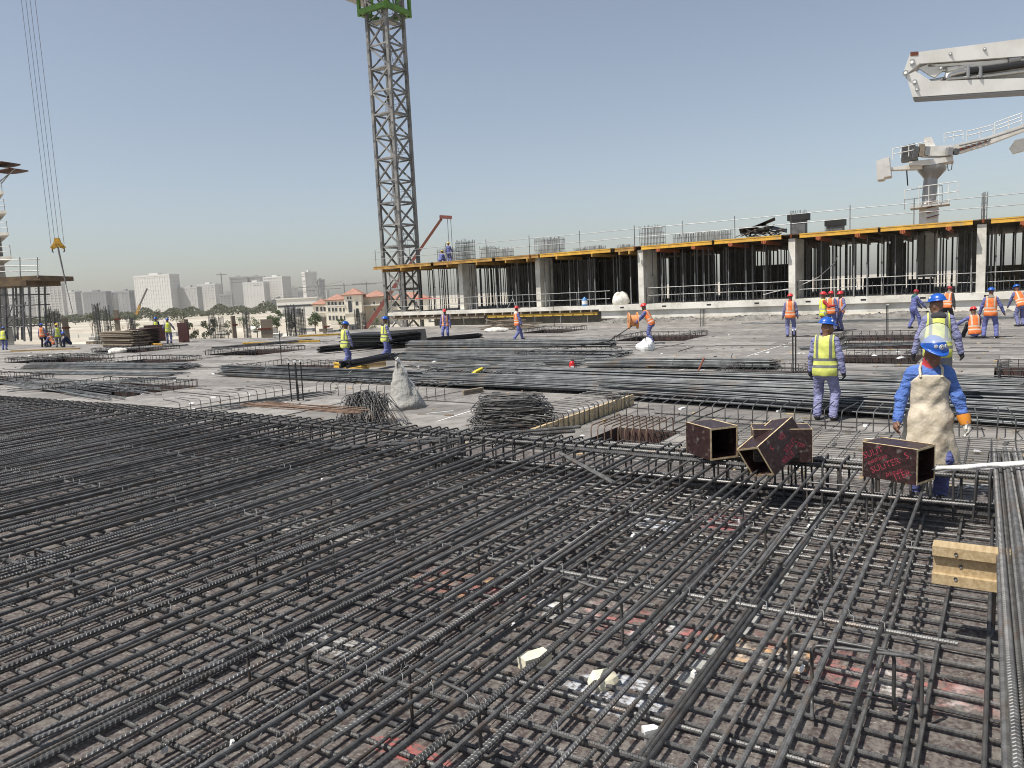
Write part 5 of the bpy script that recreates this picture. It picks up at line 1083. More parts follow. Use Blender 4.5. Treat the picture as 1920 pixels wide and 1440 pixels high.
for i in range(26):                                                  # sheds, containers and material stacks on the sand
    x = rr.uniform(130, 700); Y = rr.uniform(170, 620); c = gz(x, Y); s_ = rr.uniform(2.0, 5.5); t = thing('site_shed', 'low grey shed or stack among the clutter beyond the deck', 'shed', c, rr.uniform(-.6, .6), 'sheds beyond the deck'); h = rr.uniform(1.6, 3.4); mt = rr.choice(['tower_grey', 'tower_mid', 'villa_tan', 'concrete_dark', 'timber_grey', 'tower_mid'])
    MB().box(-s_, s_, -1.6, 1.6, 0, h).obj('wall', mt, t); MB().box(-s_ - .3, s_ + .3, -1.9, 1.9, h, h + .25).obj('roof', rr.choice(['tower_grey', 'stone_white', 'timber_grey']), t); MB().box(-.5, .5, -1.66, -1.605, 0, min(2.1, h - .1)).obj('door', 'villa_glass', t)
mb = MB(); rr = random.Random(6)                                      # low sand banks
for i in range(26):
    x = rr.uniform(60, 720); Y = rr.uniform(190, 700); c = gz(x, Y); rx, ry, hz = rr.uniform(12, 45), rr.uniform(5, 14), rr.uniform(1.0, 4.0); vs, fs = [(c.x, c.y, -15 + hz)], []
    for ring in (1, 2):
        for k in range(14): a = k * math.tau / 14; q = ring / 2 * rr.uniform(.8, 1.15); vs.append((c.x + rx * q * math.cos(a), c.y + ry * q * math.sin(a), -15 + hz * (.55 if ring == 1 else -.05)))
    for k in range(14): fs.append((0, 1 + k, 1 + (k + 1) % 14)); fs.append((1 + k, 15 + k, 15 + (k + 1) % 14, 1 + (k + 1) % 14))
    mb.add(vs, fs, 0, True)
struct(mb.obj('sand_banks', 'sand'))
def car(label, x, Y, mt, rz):
    t = thing('parked_car', label, 'car', gz(x, Y), rz, 'cars parked on the sand')
    prof = [(-2.2, .35), (-2.2, .85), (-1.5, 1.0), (1.3, .95), (2.2, .8), (2.25, .35)]; MB().prism([(x_, -.85, z_) for x_, z_ in prof], (0, 1.7, 0)).obj('body', mt, t)
    MB().prism([(x_, -.75, z_) for x_, z_ in ((-1.5, 1.0), (-1.2, 1.55), (.4, 1.58), (1.1, .98))], (0, 1.5, 0)).obj('cabin', 'villa_glass', t); MB().box(-1.1, .4, -.74, .74, 1.56, 1.62).obj('roof', mt, t)
    for wx in (-1.4, 1.4):
        for wy in (-.8, .8): MB().tube([(wx, wy - .1, .33), (wx, wy + .1, .33)], .33, 10).obj('wheel', 'tyre', t)
for i in range(16):
    x = [128, 133, 139, 144, 150, 156, 161, 168, 174, 180, 152, 146, 163, 171, 392, 372][i]; Y = [330, 345, 335, 352, 338, 346, 333, 350, 340, 352, 300, 372, 305, 380, 260, 290][i]
    car(['white car', 'dark car', 'white car', 'red car'][i % 4] + ' parked on the pale sand, ' + ['%s in the row beyond the left workers' % w for w in ('first', 'second', 'third', 'fourth', 'fifth', 'sixth', 'seventh', 'eighth', 'ninth', 'tenth')][i] if i < 10 else ['white car standing before the row', 'dark car behind the row', 'white car before the right of the row', 'red car behind the right of the row', 'white car right of the red panels', 'dark car behind the red panels'][i - 10], x, Y, ['car_white', 'car_dark', 'car_white', 'car_red'][i % 4], rr.uniform(-.3, .3) + 1.2 * (i % 2))
# trees
def tree(label, x, ybase, Y, hpx, wpx, mt='leaf', seed=0, n=1500):
    r = random.Random(seed); c = at(x, ybase, Y); c.z = -15; topz = at(x, ybase - hpx, Y).z + 15; wd = wpx / FPX * Y; t = thing('tree', label, 'tree', c, 0, 'trees on the sand')
    mb = MB().tube([(0, 0, 0), (.1, .05, topz * .3), (.25, .1, topz * .62)], [.28, .2, .1], 7); limbs = []
    for k in range(6): a = r.uniform(0, 6.28); z0 = topz * r.uniform(.25, .5); e = Vector((wd * .3 * math.cos(a), wd * .3 * math.sin(a), topz * r.uniform(.55, .8))); mb.tube([(.1, .05, z0), e], [.1, .04], 5)
    mb.obj('trunk', 'bark', t); cr = MB(); cl = []
    for k in range(13):
        a = r.uniform(0, 6.28); rad = wd * .5 * math.sqrt(r.random()) * .8; cl.append((Vector((rad * math.cos(a), rad * math.sin(a), topz * r.uniform(.42, .85))), wd * r.uniform(.12, .2)))
    vs, fs = [], []
    for k in range(n):
        cc, cr_ = r.choice(cl); d = Vector((r.gauss(0, 1), r.gauss(0, 1), r.gauss(0, .8))); d = d.normalized() * cr_ * r.uniform(.4, 1.1); p = cc + d; s_ = r.uniform(.16, .36) * wd / 9 + .06
        a = Vector((r.gauss(0, 1), r.gauss(0, 1), r.gauss(0, 1))).normalized(); b = a.orthogonal().normalized(); o = len(vs); vs += [p - a * s_, p + b * s_ * .6, p + a * s_, p - b * s_ * .6]; fs.append((o, o + 1, o + 2, o + 3))
    cr.add(vs, fs); cr.obj('crown', mt, t, 'stuff'); return t
for i, (x, yb, Y, h, w_, mt, lab) in enumerate([(372, 640, 150, 58, 34, 'leaf_dry', 'bushy grey-green tree right of the red panels'), (395, 636, 165, 56, 30, 'leaf_dry', 'second bushy tree close to it'), (518, 602, 380, 26, 34, 'leaf', 'round green tree left of the netted cage'), (545, 604, 360, 24, 26, 'leaf', 'green tree behind the netted cage'), (590, 604, 370, 26, 34, 'leaf', 'green tree right of the netted cage'), (640, 612, 300, 24, 16, 'leaf', 'small tree against the villa front'), (290, 590, 560, 16, 30, 'leaf_dry', 'low shrub under the biggest tower'), (330, 588, 600, 16, 26, 'leaf_dry', 'low shrub right of the biggest tower base'), (170, 592, 480, 12, 22, 'leaf_dry', 'low shrub in the car park'), (455, 600, 420, 12, 24, 'leaf', 'low green shrub left of the pale tent'), (310, 600, 380, 14, 20, 'leaf_dry', 'shrub behind the left man with a panel'), (700, 606, 330, 16, 22, 'leaf', 'small tree before the tan wing'), (215, 600, 430, 15, 26, 'leaf_dry', 'bush behind the tall rebar cages'), (425, 606, 320, 16, 22, 'leaf_dry', 'bush left of the dense dark cage'), (480, 604, 350, 15, 24, 'leaf', 'green bush right of the dense dark cage'), (250, 596, 500, 13, 24, 'leaf', 'bush below the small yellow crane'), (345, 604, 360, 20, 20, 'leaf_dry', 'scrubby tree right of the standing panels')]):
    tree(lab, x, yb, Y, h, w_, mt, 30 + i, 1300 if h > 20 else 500)
wd = MB(); r = random.Random(77); vs, fs = [], []
for k in range(5200):
    x = r.uniform(-60, 700); Y = r.uniform(1250, 1750); c = gz(x, Y); hgt = 17 * (.55 + .45 * math.sin(x * .11) * math.sin(x * .031 + 2)) + 4; p = c + Vector((0, 0, r.random() * hgt)); s_ = r.uniform(1.2, 3.2); a = Vector((r.gauss(0, 1), r.gauss(0, .6), r.gauss(0, .6))).normalized(); b = a.orthogonal().normalized(); q = a.cross(b)
    o = len(vs); vs += [p + a * s_, p - a * s_, p + b * s_, p - b * s_, p + q * s_, p - q * s_]; fs += [(o, o + 2, o + 4), (o + 2, o + 1, o + 4), (o + 1, o + 3, o + 4), (o + 3, o, o + 4), (o + 2, o, o + 5), (o + 1, o + 2, o + 5), (o + 3, o + 1, o + 5), (o, o + 3, o + 5)]
w_ = wd.add(vs, fs).obj('distant_woodland', 'leaf_dry', None, 'stuff'); w_['label'] = 'hazy belt of trees below the skyline'; w_['category'] = 'woodland'
# ================================================================== AIR
hz = MB().box(-5200, 5200, -60, 5200, -16.5, 160).mesh('haze', 'sand'); hz.materials.clear()
hm_ = bpy.data.materials.new('haze_air'); hm_.use_nodes = True; nt = hm_.node_tree; nt.nodes.remove(nt.nodes['Principled BSDF']); pv = nt.nodes.new('ShaderNodeVolumePrincipled')
pv.inputs['Density'].default_value = .00007; pv.inputs['Color'].default_value = (.88, .87, .84, 1); pv.inputs['Anisotropy'].default_value = .2; nt.links.new(pv.outputs[0], nt.nodes['Material Output'].inputs['Volume'])
hz.materials.append(hm_); link('haze', hz, None, 'stuff')
# ================================================================== PEOPLE
mat('skin_brown', (.17, .085, .052), .5); mat('coverall_blue', (.10, .115, .30), .85, 0, (.14, .16, .36), 6, bump=.9, bscale=9, bdist=.07, stretch=(1, 1, 2.2)); mat('coverall_pale', (.235, .24, .40), .85, 0, (.18, .185, .33), 5, bump=.9, bscale=9, bdist=.07, stretch=(1, 1, 2.2)); mat('coverall_worn', (.13, .145, .31), .9, 0, (.20, .20, .34), 5, bump=.9, bscale=9, bdist=.07, stretch=(1, 1, 2.2)); mat('shirt_blue', (.085, .17, .47), .85, 0, (.065, .13, .38), 5, bump=.9, bscale=9, bdist=.07, stretch=(1, 1, 2.2)); mat('trousers_grey', (.2, .21, .22), .85, 0, (.15, .15, .16), 6); mat('trousers_black', (.02, .02, .025), .85); mat('cloth_red', (.40, .035, .045), .8); mat('cloth_green', (.02, .10, .09), .85); mat('cloth_navy', (.02, .028, .06), .85); mat('cloth_dark', (.03, .03, .035), .9); mat('cloth_check', (.16, .13, .12), .9, 0, (.3, .26, .22), 60)
mat('helmet_blue', (.012, .085, .40), .32); mat('helmet_red', (.55, .03, .035), .28); mat('helmet_yellow', (.72, .45, .03), .3); mat('cap_red', (.30, .02, .03), .7); mat('glove_black', (.014, .014, .016), .7); mat('glove_white', (.62, .60, .54), .85, 0, (.45, .43, .38), 20); mat('glove_orange', (.72, .27, .03), .8)
mat('apron', (.58, .51, .40), .85, 0, (.42, .36, .265), 6, col3=(.27, .22, .16), scale3=5, lo3=.54, hi3=.72, bump=.7, bscale=5, bdist=.06, detail=7); mat('shield', (.75, .8, .8), .08, 0, alpha=.34)
def vest_mat(name, col, band):
    m = mat(name, col, .75, 0, tuple(c * .8 for c in col), 7, bump=.5, bscale=10); nt = m.node_tree; N, L = nt.nodes, nt.links; b = N['Principled BSDF']; prev = b.inputs['Base Color'].links[0].from_socket
    at_ = N.new('ShaderNodeAttribute'); at_.attribute_name = 'rest'; sp = N.new('ShaderNodeSeparateXYZ'); L.new(at_.outputs['Vector'], sp.inputs[0])
    def mth(op, a, bb):
        n = N.new('ShaderNodeMath'); n.operation = op
        for i, x in enumerate((a, bb)):
            if hasattr(x, 'links'): L.new(x, n.inputs[i])
            else: n.inputs[i].default_value = x
        return n.outputs[0]
    def between(x, lo, hi): return mth('MULTIPLY', mth('GREATER_THAN', x, lo), mth('LESS_THAN', x, hi))
    z = sp.outputs[2]; ax = mth('ABSOLUTE', sp.outputs[0], 0); f = mth('MAXIMUM', between(z, .015, .065), between(z, .135, .185)); f = mth('MAXIMUM', f, mth('MULTIPLY', between(ax, .085, .135), mth('GREATER_THAN', z, .185)))
    mx = N.new('ShaderNodeMix'); mx.data_type = 'RGBA'; L.new(f, mx.inputs[0]); L.new(prev, mx.inputs[6]); mx.inputs[7].default_value = (*band, 1); L.new(mx.outputs[2], b.inputs['Base Color'])
vest_mat('vest_yellow', (.66, .70, .16), (.15, .16, .155)); vest_mat('vest_lime', (.72, .78, .06), (.45, .46, .40)); vest_mat('vest_orange', (.80, .20, .05), (.55, .46, .36))
def surface_nets(F, org, h):
    S_ = F < 0; nx, ny, nz = F.shape; c = np.zeros((nx - 1, ny - 1, nz - 1), np.uint8)
    for i in (0, 1):
        for j in (0, 1):
            for k in (0, 1): c += S_[i:nx - 1 + i, j:ny - 1 + j, k:nz - 1 + k]
    act = (c > 0) & (c < 8); idx = -np.ones(act.shape, np.int64); I = np.argwhere(act); idx[act] = np.arange(len(I)); P = np.zeros((len(I), 3)); Cn = np.zeros(len(I)); x, y, z = I.T
    cr = [(i, j, k) for i in (0, 1) for j in (0, 1) for k in (0, 1)]
    for a in cr:
        for ax in range(3):
            if a[ax]: continue
            b = list(a); b[ax] = 1; f0 = F[x + a[0], y + a[1], z + a[2]]; f1 = F[x + b[0], y + b[1], z + b[2]]; m = (f0 < 0) != (f1 < 0); t = np.where(m, f0 / np.where(m, f0 - f1, 1), 0)
            q = np.tile(np.array(a, float), (len(I), 1)); q[:, ax] += t; P[m] += q[m]; Cn[m] += 1
    V = (I + P / Cn[:, None]) * h + org; Fs = []
    for ax in range(3):
        o1, o2 = [(1, 2), (2, 0), (0, 1)][ax]; sl = [slice(1, -1)] * 3; sl[ax] = slice(0, -1); s2 = list(sl); s2[ax] = slice(1, None); s0 = S_[tuple(sl)]; s1 = S_[tuple(s2)]
        ij = np.argwhere(s0 != s1); fl = s0[tuple(ij.T)]; base = ij.copy(); base[:, o1] += 1; base[:, o2] += 1
        def cell(d1, d2): q = base.copy(); q[:, o1] -= d1; q[:, o2] -= d2; return idx[tuple(q.T)]
        Q = np.stack([cell(1, 1), cell(0, 1), cell(0, 0), cell(1, 0)], 1); Q[~fl] = Q[~fl][:, ::-1]; Fs.append(Q)
    Fs = np.concatenate(Fs); return V, Fs[(Fs >= 0).all(1)]
def cone(P, a, b, ra, rb):
    bx, by, bz = (float(b[i] - a[i]) for i in range(3)); x, y, z = P[..., 0] - float(a[0]), P[..., 1] - float(a[1]), P[..., 2] - float(a[2])
    t = np.clip((x * bx + y * by + z * bz) / max(bx * bx + by * by + bz * bz, 1e-9), 0, 1); x = x - t * bx; y = y - t * by; z = z - t * bz
    return np.sqrt(x * x + y * y + z * z) - (ra + (rb - ra) * t)
def ell(P, c, r): r = np.array(r); q = (P - np.array(c)) / r; n = np.linalg.norm(q, axis=-1); return (n - 1) * r.min()
def smin(a, b, k): h = np.clip(.5 + .5 * (b - a) / k, 0, 1); return b * (1 - h) + a * h - k * h * (1 - h)
def ik(A, B, l1, l2, pole):
    A, B, pole = Vector(A), Vector(B), Vector(pole); d = B - A; L = min(d.length, (l1 + l2) * .999); dn = d.normalized(); x = (l1 * l1 - l2 * l2 + L * L) / (2 * L); h = math.sqrt(max(0, l1 * l1 - x * x)); pv_ = pole - dn * pole.dot(dn); pv_ = pv_.normalized() if pv_.length > 1e-6 else dn.orthogonal(); return A + dn * x + pv_ * h, A + dn * L
def to_mesh(name, V, Fs, mats, mi=None, rest=None):
    me = bpy.data.meshes.new(name); me.vertices.add(len(V)); me.vertices.foreach_set('co', V.astype(np.float32).ravel()); me.loops.add(Fs.size); me.loops.foreach_set('vertex_index', Fs.astype(np.int32).ravel()); me.polygons.add(len(Fs)); me.polygons.foreach_set('loop_start', np.arange(0, Fs.size, 4, dtype=np.int32)); me.polygons.foreach_set('use_smooth', np.ones(len(Fs), bool))
    for m in mats: me.materials.append(M[m])
    if mi is not None: me.polygons.foreach_set('material_index', mi.astype(np.int32))
    if rest is not None: a = me.attributes.new('rest', 'FLOAT_VECTOR', 'POINT'); a.data.foreach_set('vector', rest.astype(np.float32).ravel())
    me.update(calc_edges=True); me.validate(); return me
def helmet(parent, hd, Mh, mt, stickers=0):
    vs, fs = [], []; n = 28; rings = 9
    for i in range(rings + 1):
        ph = math.pi / 2 * i / rings; 
        for k in range(n):
            th = 2 * math.pi * k / n; rg = .006 * max(0, math.cos(th * 1 - math.pi / 2) * 0 + (1 if abs(math.sin(th)) > .97 else 0)) * math.sin(ph); vs.append((.113 * math.sin(ph) * math.cos(th), .138 * math.sin(ph) * math.sin(th), .03 + (.118 + rg) * math.cos(ph)))
    for r_, z_ in ((1.03, .012), (1.10, .002), (1.10, -.004), (1.0, .0)):
        for k in range(n):
            th = 2 * math.pi * k / n; pk = 1 + (.28 * max(0, math.sin(th)) ** 2 if r_ > 1.02 else 0); vs.append((.113 * r_ * math.cos(th), .138 * r_ * math.sin(th) * pk, .03 + z_ - .012 * (pk - 1) * 3))
    for i in range(rings + 4):
        for k in range(n): fs.append((i * n + k, (i + 1) * n + k, (i + 1) * n + (k + 1) % n, i * n + (k + 1) % n))
    o = MB().add(vs, fs, 0, True).obj('helmet', mt, parent); o.matrix_local = Mh
    for s_ in range(stickers):
        th = math.pi / 2 + (s_ - 1) * .55 if stickers == 3 else (2.6, .4)[s_ % 2]; ph = 1.05; p = Vector((.113 * math.sin(ph) * math.cos(th), .138 * math.sin(ph) * math.sin(th), .03 + .118 * math.cos(ph))); nr = Vector((p.x / .0128, p.y / .019, (p.z - .03) / .0139)).normalized(); q = nr.to_track_quat('Z', 'Y').to_matrix().to_4x4(); rad = .026 if (stickers == 3 and s_ == 1) else .019
        d = MB().lathe([(0, .004), (rad, .003), (rad, -.004)], 14); e = d.obj('sticker', 'white_plastic', o); e.matrix_local = Matrix.Translation(p) @ q
        if stickers == 3: e2 = MB().lathe([(rad * .62, .0048), (rad * .78, .0046)], 14).lathe([(0, .0049), (rad * .3, .0047)], 10).obj('sticker_ring', 'cloth_navy', o); e2.matrix_local = Matrix.Translation(p) @ q
    return o
def person(label, P, yaw, vest=None, helm='helmet_blue', top='coverall_blue', legs=None, vox=.02, lean=0, side=0, hip=None, feet=None, hands=None, head_yaw=0, head_pitch=0, hand_m=('skin_brown', 'skin_brown'), scarf=None, apron=False, scale=1.0, stickers=0, shield=False, group='workers on the deck', open_front=False, twist=0):
    """facing local +y; P on the ground"""
    root = thing('person', label, 'person', P, yaw, group); root.scale = (scale,) * 3; legs = legs or top
    hip = Vector(hip or (0, 0, .91)); ft = feet or ((-.11, .0), (.11, .02)); R_ = Euler((R(-lean), R(side), R(twist))).to_matrix()
    T = lambda x, y, z: hip + R_ @ Vector((x, y, z))
    chest, neck = T(0, .0, .40), T(0, -.01, .55); sh = [T(-.185, -.01, .49), T(.185, -.01, .49)]; hp_ = [T(-.095, 0, -.02), T(.095, 0, -.02)]
    hd_R = R_ @ Euler((R(-head_pitch), 0, R(head_yaw))).to_matrix() if abs(lean) < 25 else Euler((R(-head_pitch - lean * .5), 0, R(head_yaw + twist))).to_matrix()
    hc = neck + hd_R @ Vector((0, .025, .145)); hdp = lambda x, y, z: tuple(hc + hd_R @ Vector((x, y, z)))
    hn = hands or ((-.30, .05, .74), (.30, .05, .74)); prim = []   # (group, sdf fn)
    def rc(a, b, ra, rb):
        a, b = tuple(a), tuple(b); fn = lambda Q: cone(Q, a, b, ra, rb); m_ = max(ra, rb) + .13
        fn.lo = np.minimum(a, b) - m_; fn.hi = np.maximum(a, b) + m_; return fn
    Rn = np.array(R_); hpn = np.array(hip)
    def tors(infl=0.0):
        def f(Q):
            q = (Q - hpn) @ Rn; q2 = q.copy(); q2[..., 1] *= 1.38
            d = cone(q2, (0, 0, -.04), (0, 0, .17), .165 + infl, .150 + infl); d = smin(d, cone(q2, (0, 0, .15), (0, 0, .38), .150 + infl, .172 + infl), .05); d = smin(d, cone(q2, (-.12, -.01, .475), (.12, -.01, .475), .082 + infl, .082 + infl), .07); d = smin(d, cone(q2, (-.07, 0, -.03), (.07, 0, -.03), .12 + infl, .12 + infl), .06); return d * .85
        return f
    tb = tors(); prim.append(('top', tb)); arms = []
    for i, s_ in enumerate((-1, 1)):
        w = Vector(hn[i]); el, wr = ik(sh[i], w, .29, .25, R_ @ Vector((s_ * .28, -1, -.1))); arms.append((sh[i], el, wr))
        prim.append(('top', rc(sh[i] - R_ @ Vector((s_ * .012, 0, .012)), el, .058, .057))); prim.append(('top', rc(el, wr, .057, .050))); fd = (wr - el).normalized(); hand_c = wr + fd * .06; gm = 'hand%d' % i
        prim.append((gm, rc(wr - fd * .01, wr + fd * .04, .030, .034))); prim.append((gm, rc(wr + fd * .04, wr + fd * .085, .036, .034)))
        if vox < .013:
            ax = fd.cross(Vector((s_, 0, 0)));  ax = (ax if ax.length > .1 else Vector((0, 1, 0))).normalized(); inw = (Vector((-s_, .15, 0)) - fd * Vector((-s_, .15, 0)).dot(fd)).normalized()
            for j, (o_, l_) in enumerate(((-.030, .062), (-.010, .074), (.011, .070), (.030, .055))):
                b0 = wr + fd * .085 + ax * o_; b1 = b0 + fd * l_ * .55 + inw * .012; b2 = b1 + fd * l_ * .35 + inw * .03; prim.append((gm, rc(b0, b1, .0115, .0105))); prim.append((gm, rc(b1, b2, .0105, .009)))
            th = wr + fd * .03 - ax * .03 * (1 if ax.y < 0 else -1); prim.append((gm, rc(th, th + fd * .045 + inw * .02 - ax * .02 * (1 if ax.y < 0 else -1), .014, .0105)))
        else: prim.append((gm, rc(wr + fd * .08, wr + fd * .14, .03, .02)))
    for i, s_ in enumerate((-1, 1)):
        an = Vector((ft[i][0], ft[i][1], ft[i][2] + .09 if len(ft[i]) > 2 else .09)); kn, an = ik(hp_[i], an, .43, .42, Vector((s_ * .18, 1, .1))); prim.append(('legs', rc(hp_[i], kn, .105, .078))); prim.append(('legs', rc(kn, an + Vector((0, 0, .03)), .076, .072))); prim.append(('shoe', rc(an - Vector((0, .02, .04)), an + Vector((s_ * .02, .16, -.05)), .048, .04)))
    prim.append(('skin', rc(neck - R_ @ Vector((0, 0, .06)), hc - Vector((0, .02, .05)), .058, .052)))
    prim.append(('skin', lambda Q: ell((Q - np.array(hc)) @ np.array(hd_R), (0, 0, .015), (.076, .096, .112)))); prim.append(('skin', rc(hdp(0, .035, -.06), hdp(0, .06, -.085), .048, .035)))
    if vox < .016:
        prim.append(('skin', rc(hdp(0, .088, .015), hdp(0, .112, -.022), .012, .018))); prim.append(('skin', rc(hdp(-.035, .085, .035), hdp(.035, .085, .035), .012, .012))); prim.append(('skin', rc(hdp(-.022, .092, -.058), hdp(.022, .092, -.058), .010, .010)))
        for s_ in (-1, 1): prim.append(('skin', rc(hdp(s_ * .078, -.005, .0), hdp(s_ * .08, -.01, -.03), .014, .010)))
    if scarf: 
        prim.append(('scarf', rc(neck + Vector((0, .0, -.01)), neck + R_ @ Vector((0, .01, .05)), .078, .066)))
        if scarf != 'cloth_red': prim.append(('scarf', rc(T(-.06, -.06, .52), T(.06, -.06, .52), .062, .062)))
    pts = np.array([list(p) for a in arms for p in a] + [list(hc), list(hip)] + [[f[0], f[1], .0 if len(f) < 3 else f[2]] for f in ft]); lo_ = pts.min(0) - .26; hi_ = pts.max(0) + .28; lo_[2] = min(lo_[2], -.0) - .03
    gs = [np.arange(lo_[k], hi_[k], vox) for k in range(3)]; G_ = np.stack(np.meshgrid(*gs, indexing='ij'), -1).astype(np.float32); F = None; groups = {}
    F = np.full(G_.shape[:3], .5, np.float32)
    for gname, fn in prim:
        sl = tuple(slice(0, None) if not hasattr(fn, 'lo') else slice(max(0, int((fn.lo[k] - lo_[k]) / vox)), int((fn.hi[k] - lo_[k]) / vox) + 2) for k in range(3))
        k = .012 if gname.startswith('hand') else (.03 if gname in ('skin', 'scarf') else .045); F[sl] = smin(F[sl], fn(G_[sl]), k)
    x, y, z = G_[..., 0], G_[..., 1], G_[..., 2]; fold = .0022 * np.sin(38 * z + 14 * x + 4 * np.sin(11 * y + 5 * z)) * np.sin(13 * x - 9 * z + 2) + .0028 * np.sin(63 * z - 22 * y + 5 * np.sin(9 * x)) * np.sin(8 * z + 5 * x); head_m = np.linalg.norm(G_ - np.array(hc), axis=-1); F = F + fold * np.clip((head_m - .16) / .1, 0, 1) * (1 if vox > .005 else 1)
    V, Fs = surface_nets(F, np.array([g_[0] for g_ in gs]), vox); V[:, 2] = np.maximum(V[:, 2], 0.0 if P[2] is not None else 0)
    C = V[Fs].mean(1); names = {}; best = np.full(len(C), 9.); mi = np.zeros(len(C), int); mats = [top, legs, 'skin_brown', 'shoe', hand_m[0], hand_m[1], scarf or top]; gi = {'top': 0, 'legs': 1, 'skin': 2, 'shoe': 3, 'hand0': 4, 'hand1': 5, 'scarf': 6}
    for gname, fn in prim:
        d = fn(C); b = d < best; best[b] = d[b]; mi[b] = gi[gname]
    link('body', to_mesh('body', V, Fs, mats, mi), root)
    if vest:
        vv = tors(.028); gv = [np.arange(lo_[k], hi_[k], max(vox * .9, .010)) for k in range(3)]; Gv = np.stack(np.meshgrid(*gv, indexing='ij'), -1); q = (Gv - hpn) @ Rn; f = vv(Gv); f = np.maximum(f, -.13 - q[..., 2]); f = np.maximum(f, np.abs(q[..., 0]) - .205 + .05 * np.clip((q[..., 2] - .2) / .3, 0, 1)); f = np.maximum(f, -(np.linalg.norm((q - np.array([0, .03, .60])) * np.array([1, 1, .8]), axis=-1) - .115))
        if open_front: f = np.maximum(f, .055 - np.abs(q[..., 0]) - 10 * (q[..., 1] < .02))
        f = f + .006 * np.sin(24 * q[..., 2] + 14 * q[..., 0]) * np.sin(17 * q[..., 0] + 3) * 1.0
        for (a, b, c) in arms: f = np.maximum(f, -(cone(Gv, a + (b - a) * .06, b, .078, .07)))
        V2, F2 = surface_nets(f, np.array([g_[0] for g_ in gv]), gv[0][1] - gv[0][0]); link('vest', to_mesh('vest', V2, F2, [vest], None, (V2 - hpn) @ Rn), root)
    if apron:
        ga = [np.arange(lo_[k], hi_[k], .011) for k in range(3)]; Ga = np.stack(np.meshgrid(*ga, indexing='ij'), -1); q = (Ga - hpn) @ Rn; f = smin(tors(.03)(Ga), cone(q * np.array([1, 1.15, 1]), (0, .03, -.05), (0, .05, -.46), .215, .30), .08); f = np.maximum(f, -.44 - q[..., 2] + .03 * np.sin(9 * q[..., 0])); f = np.maximum(f, .03 - q[..., 1])
        wl = .12 + .23 * np.clip((.46 - q[..., 2]) / .25, 0, 1) + .0; f = np.maximum(f, np.abs(q[..., 0]) - wl); f = np.maximum(f, q[..., 2] - .47); f = f + .006 * np.sin(27 * q[..., 2] + 12 * q[..., 0] + 3 * np.sin(9 * q[..., 0])) * np.sin(7 * q[..., 2] + 5 * q[..., 0]) + .010 * np.sin(21 * q[..., 0] + 3 * q[..., 2]) * np.clip((.05 - q[..., 2]) * 3, 0, 1)
        V2, F2 = surface_nets(f, np.array([g_[0] for g_ in ga]), .011); link('apron', to_mesh('apron', V2, F2, ['apron']), root)
        st_ = MB()
        for s_ in (-1, 1): st_.tube([T(s_ * .10, .125, .45), T(s_ * .105, .08, .535), T(s_ * .07, -.04, .58)], .014, 6)
        st_.obj('apron_strap', 'apron', root); w0 = arms[0][2]; e0 = arms[0][1]; fd = (w0 - e0).normalized(); MB().tube([w0 - fd * .075, w0 - fd * .03, w0 + fd * .03], [.066, .062, .048], 14).obj('glove_cuff', 'glove_orange', root)
    Mh = Matrix.Translation(hc + hd_R @ Vector((0, -.005, .045))) @ hd_R.to_4x4() @ Matrix.Rotation(R(-6), 4, 'X')
    if helm == 'cap_red': MB().lathe([(.0, .10), (.06, .09), (.095, .05), (.10, 0), (.094, -.02)], 14, sy=1.15).obj('cap', 'cap_red', root).matrix_local = Mh
    elif helm: ho = helmet(root, hc, Mh, helm, stickers)
    if shield:
        vs, fs = [], []; nn = 12
        for i in range(nn + 1):
            th = math.pi * (.02 + .96 * i / nn)
            for j in range(5): t_ = j / 4; vs.append((.15 * math.cos(th) * (1 + .1 * t_), .02 + .165 * math.sin(th) * (1 - .75 * t_), .075 + .20 * t_ * (.35 + .65 * math.sin(th))))
        for i in range(nn):
            for j in range(4): a = i * 5 + j; fs.append((a, a + 5, a + 6, a + 1))
        so = MB().add(vs, fs, 0, True).obj('face_shield', 'shield', root); so.matrix_local = Mh @ Matrix.Rotation(R(27), 4, 'X')
        MB().tube([vs[i * 5 + 4] for i in range(nn + 1)], .004, 5).obj('shield_rim', 'galv_dark', so)
    return root
CAMDIR = lambda P: math.atan2(-P[0], P[1])     # yaw that faces away from the camera
def who(px_, py_, z=0.0): return gp(px_, py_, z)
P = who(1738, 938); person('worker in a stained beige apron and blue shirt, raised face shield, nearest of all', P, R(180) + CAMDIR(P) + R(8), None, 'helmet_blue', 'shirt_blue', 'coverall_blue', .0085, 3, 0, None, ((-.12, .03), (.10, -.04)), ((-.33, .13, .84), (.31, .15, .90)), 22, 14, ('glove_white', 'skin_brown'), 'cloth_red', True, 1.02, 3, True)
CUFF = bpy.context.scene.objects
P = who(1547, 788); person('worker in a yellow vest seen from behind looking right, standing on the long bars', P, CAMDIR(P) + R(-12), 'vest_yellow', 'helmet_blue', 'coverall_pale', None, .0115, 1, 0, None, ((-.13, .0), (.14, -.04)), ((-.27, .10, .80), (.30, .03, .78)), -55, 2, ('glove_black', 'glove_black'), None, False, 1.0, 2)
P = at(1757, 700, 12.7); P.z = .21; person('broad worker in a yellow vest seen from behind, head turned left, behind the apron worker', P, CAMDIR(P) + R(4), 'vest_yellow', 'helmet_blue', 'coverall_pale', 'trousers_grey', .0115, 0, 0, None, ((-.15, .0), (.15, .0)), ((-.34, .02, .80), (.34, .02, .80)), 55, 0, ('glove_black', 'glove_black'), 'cloth_dark', False, 1.06, 2)
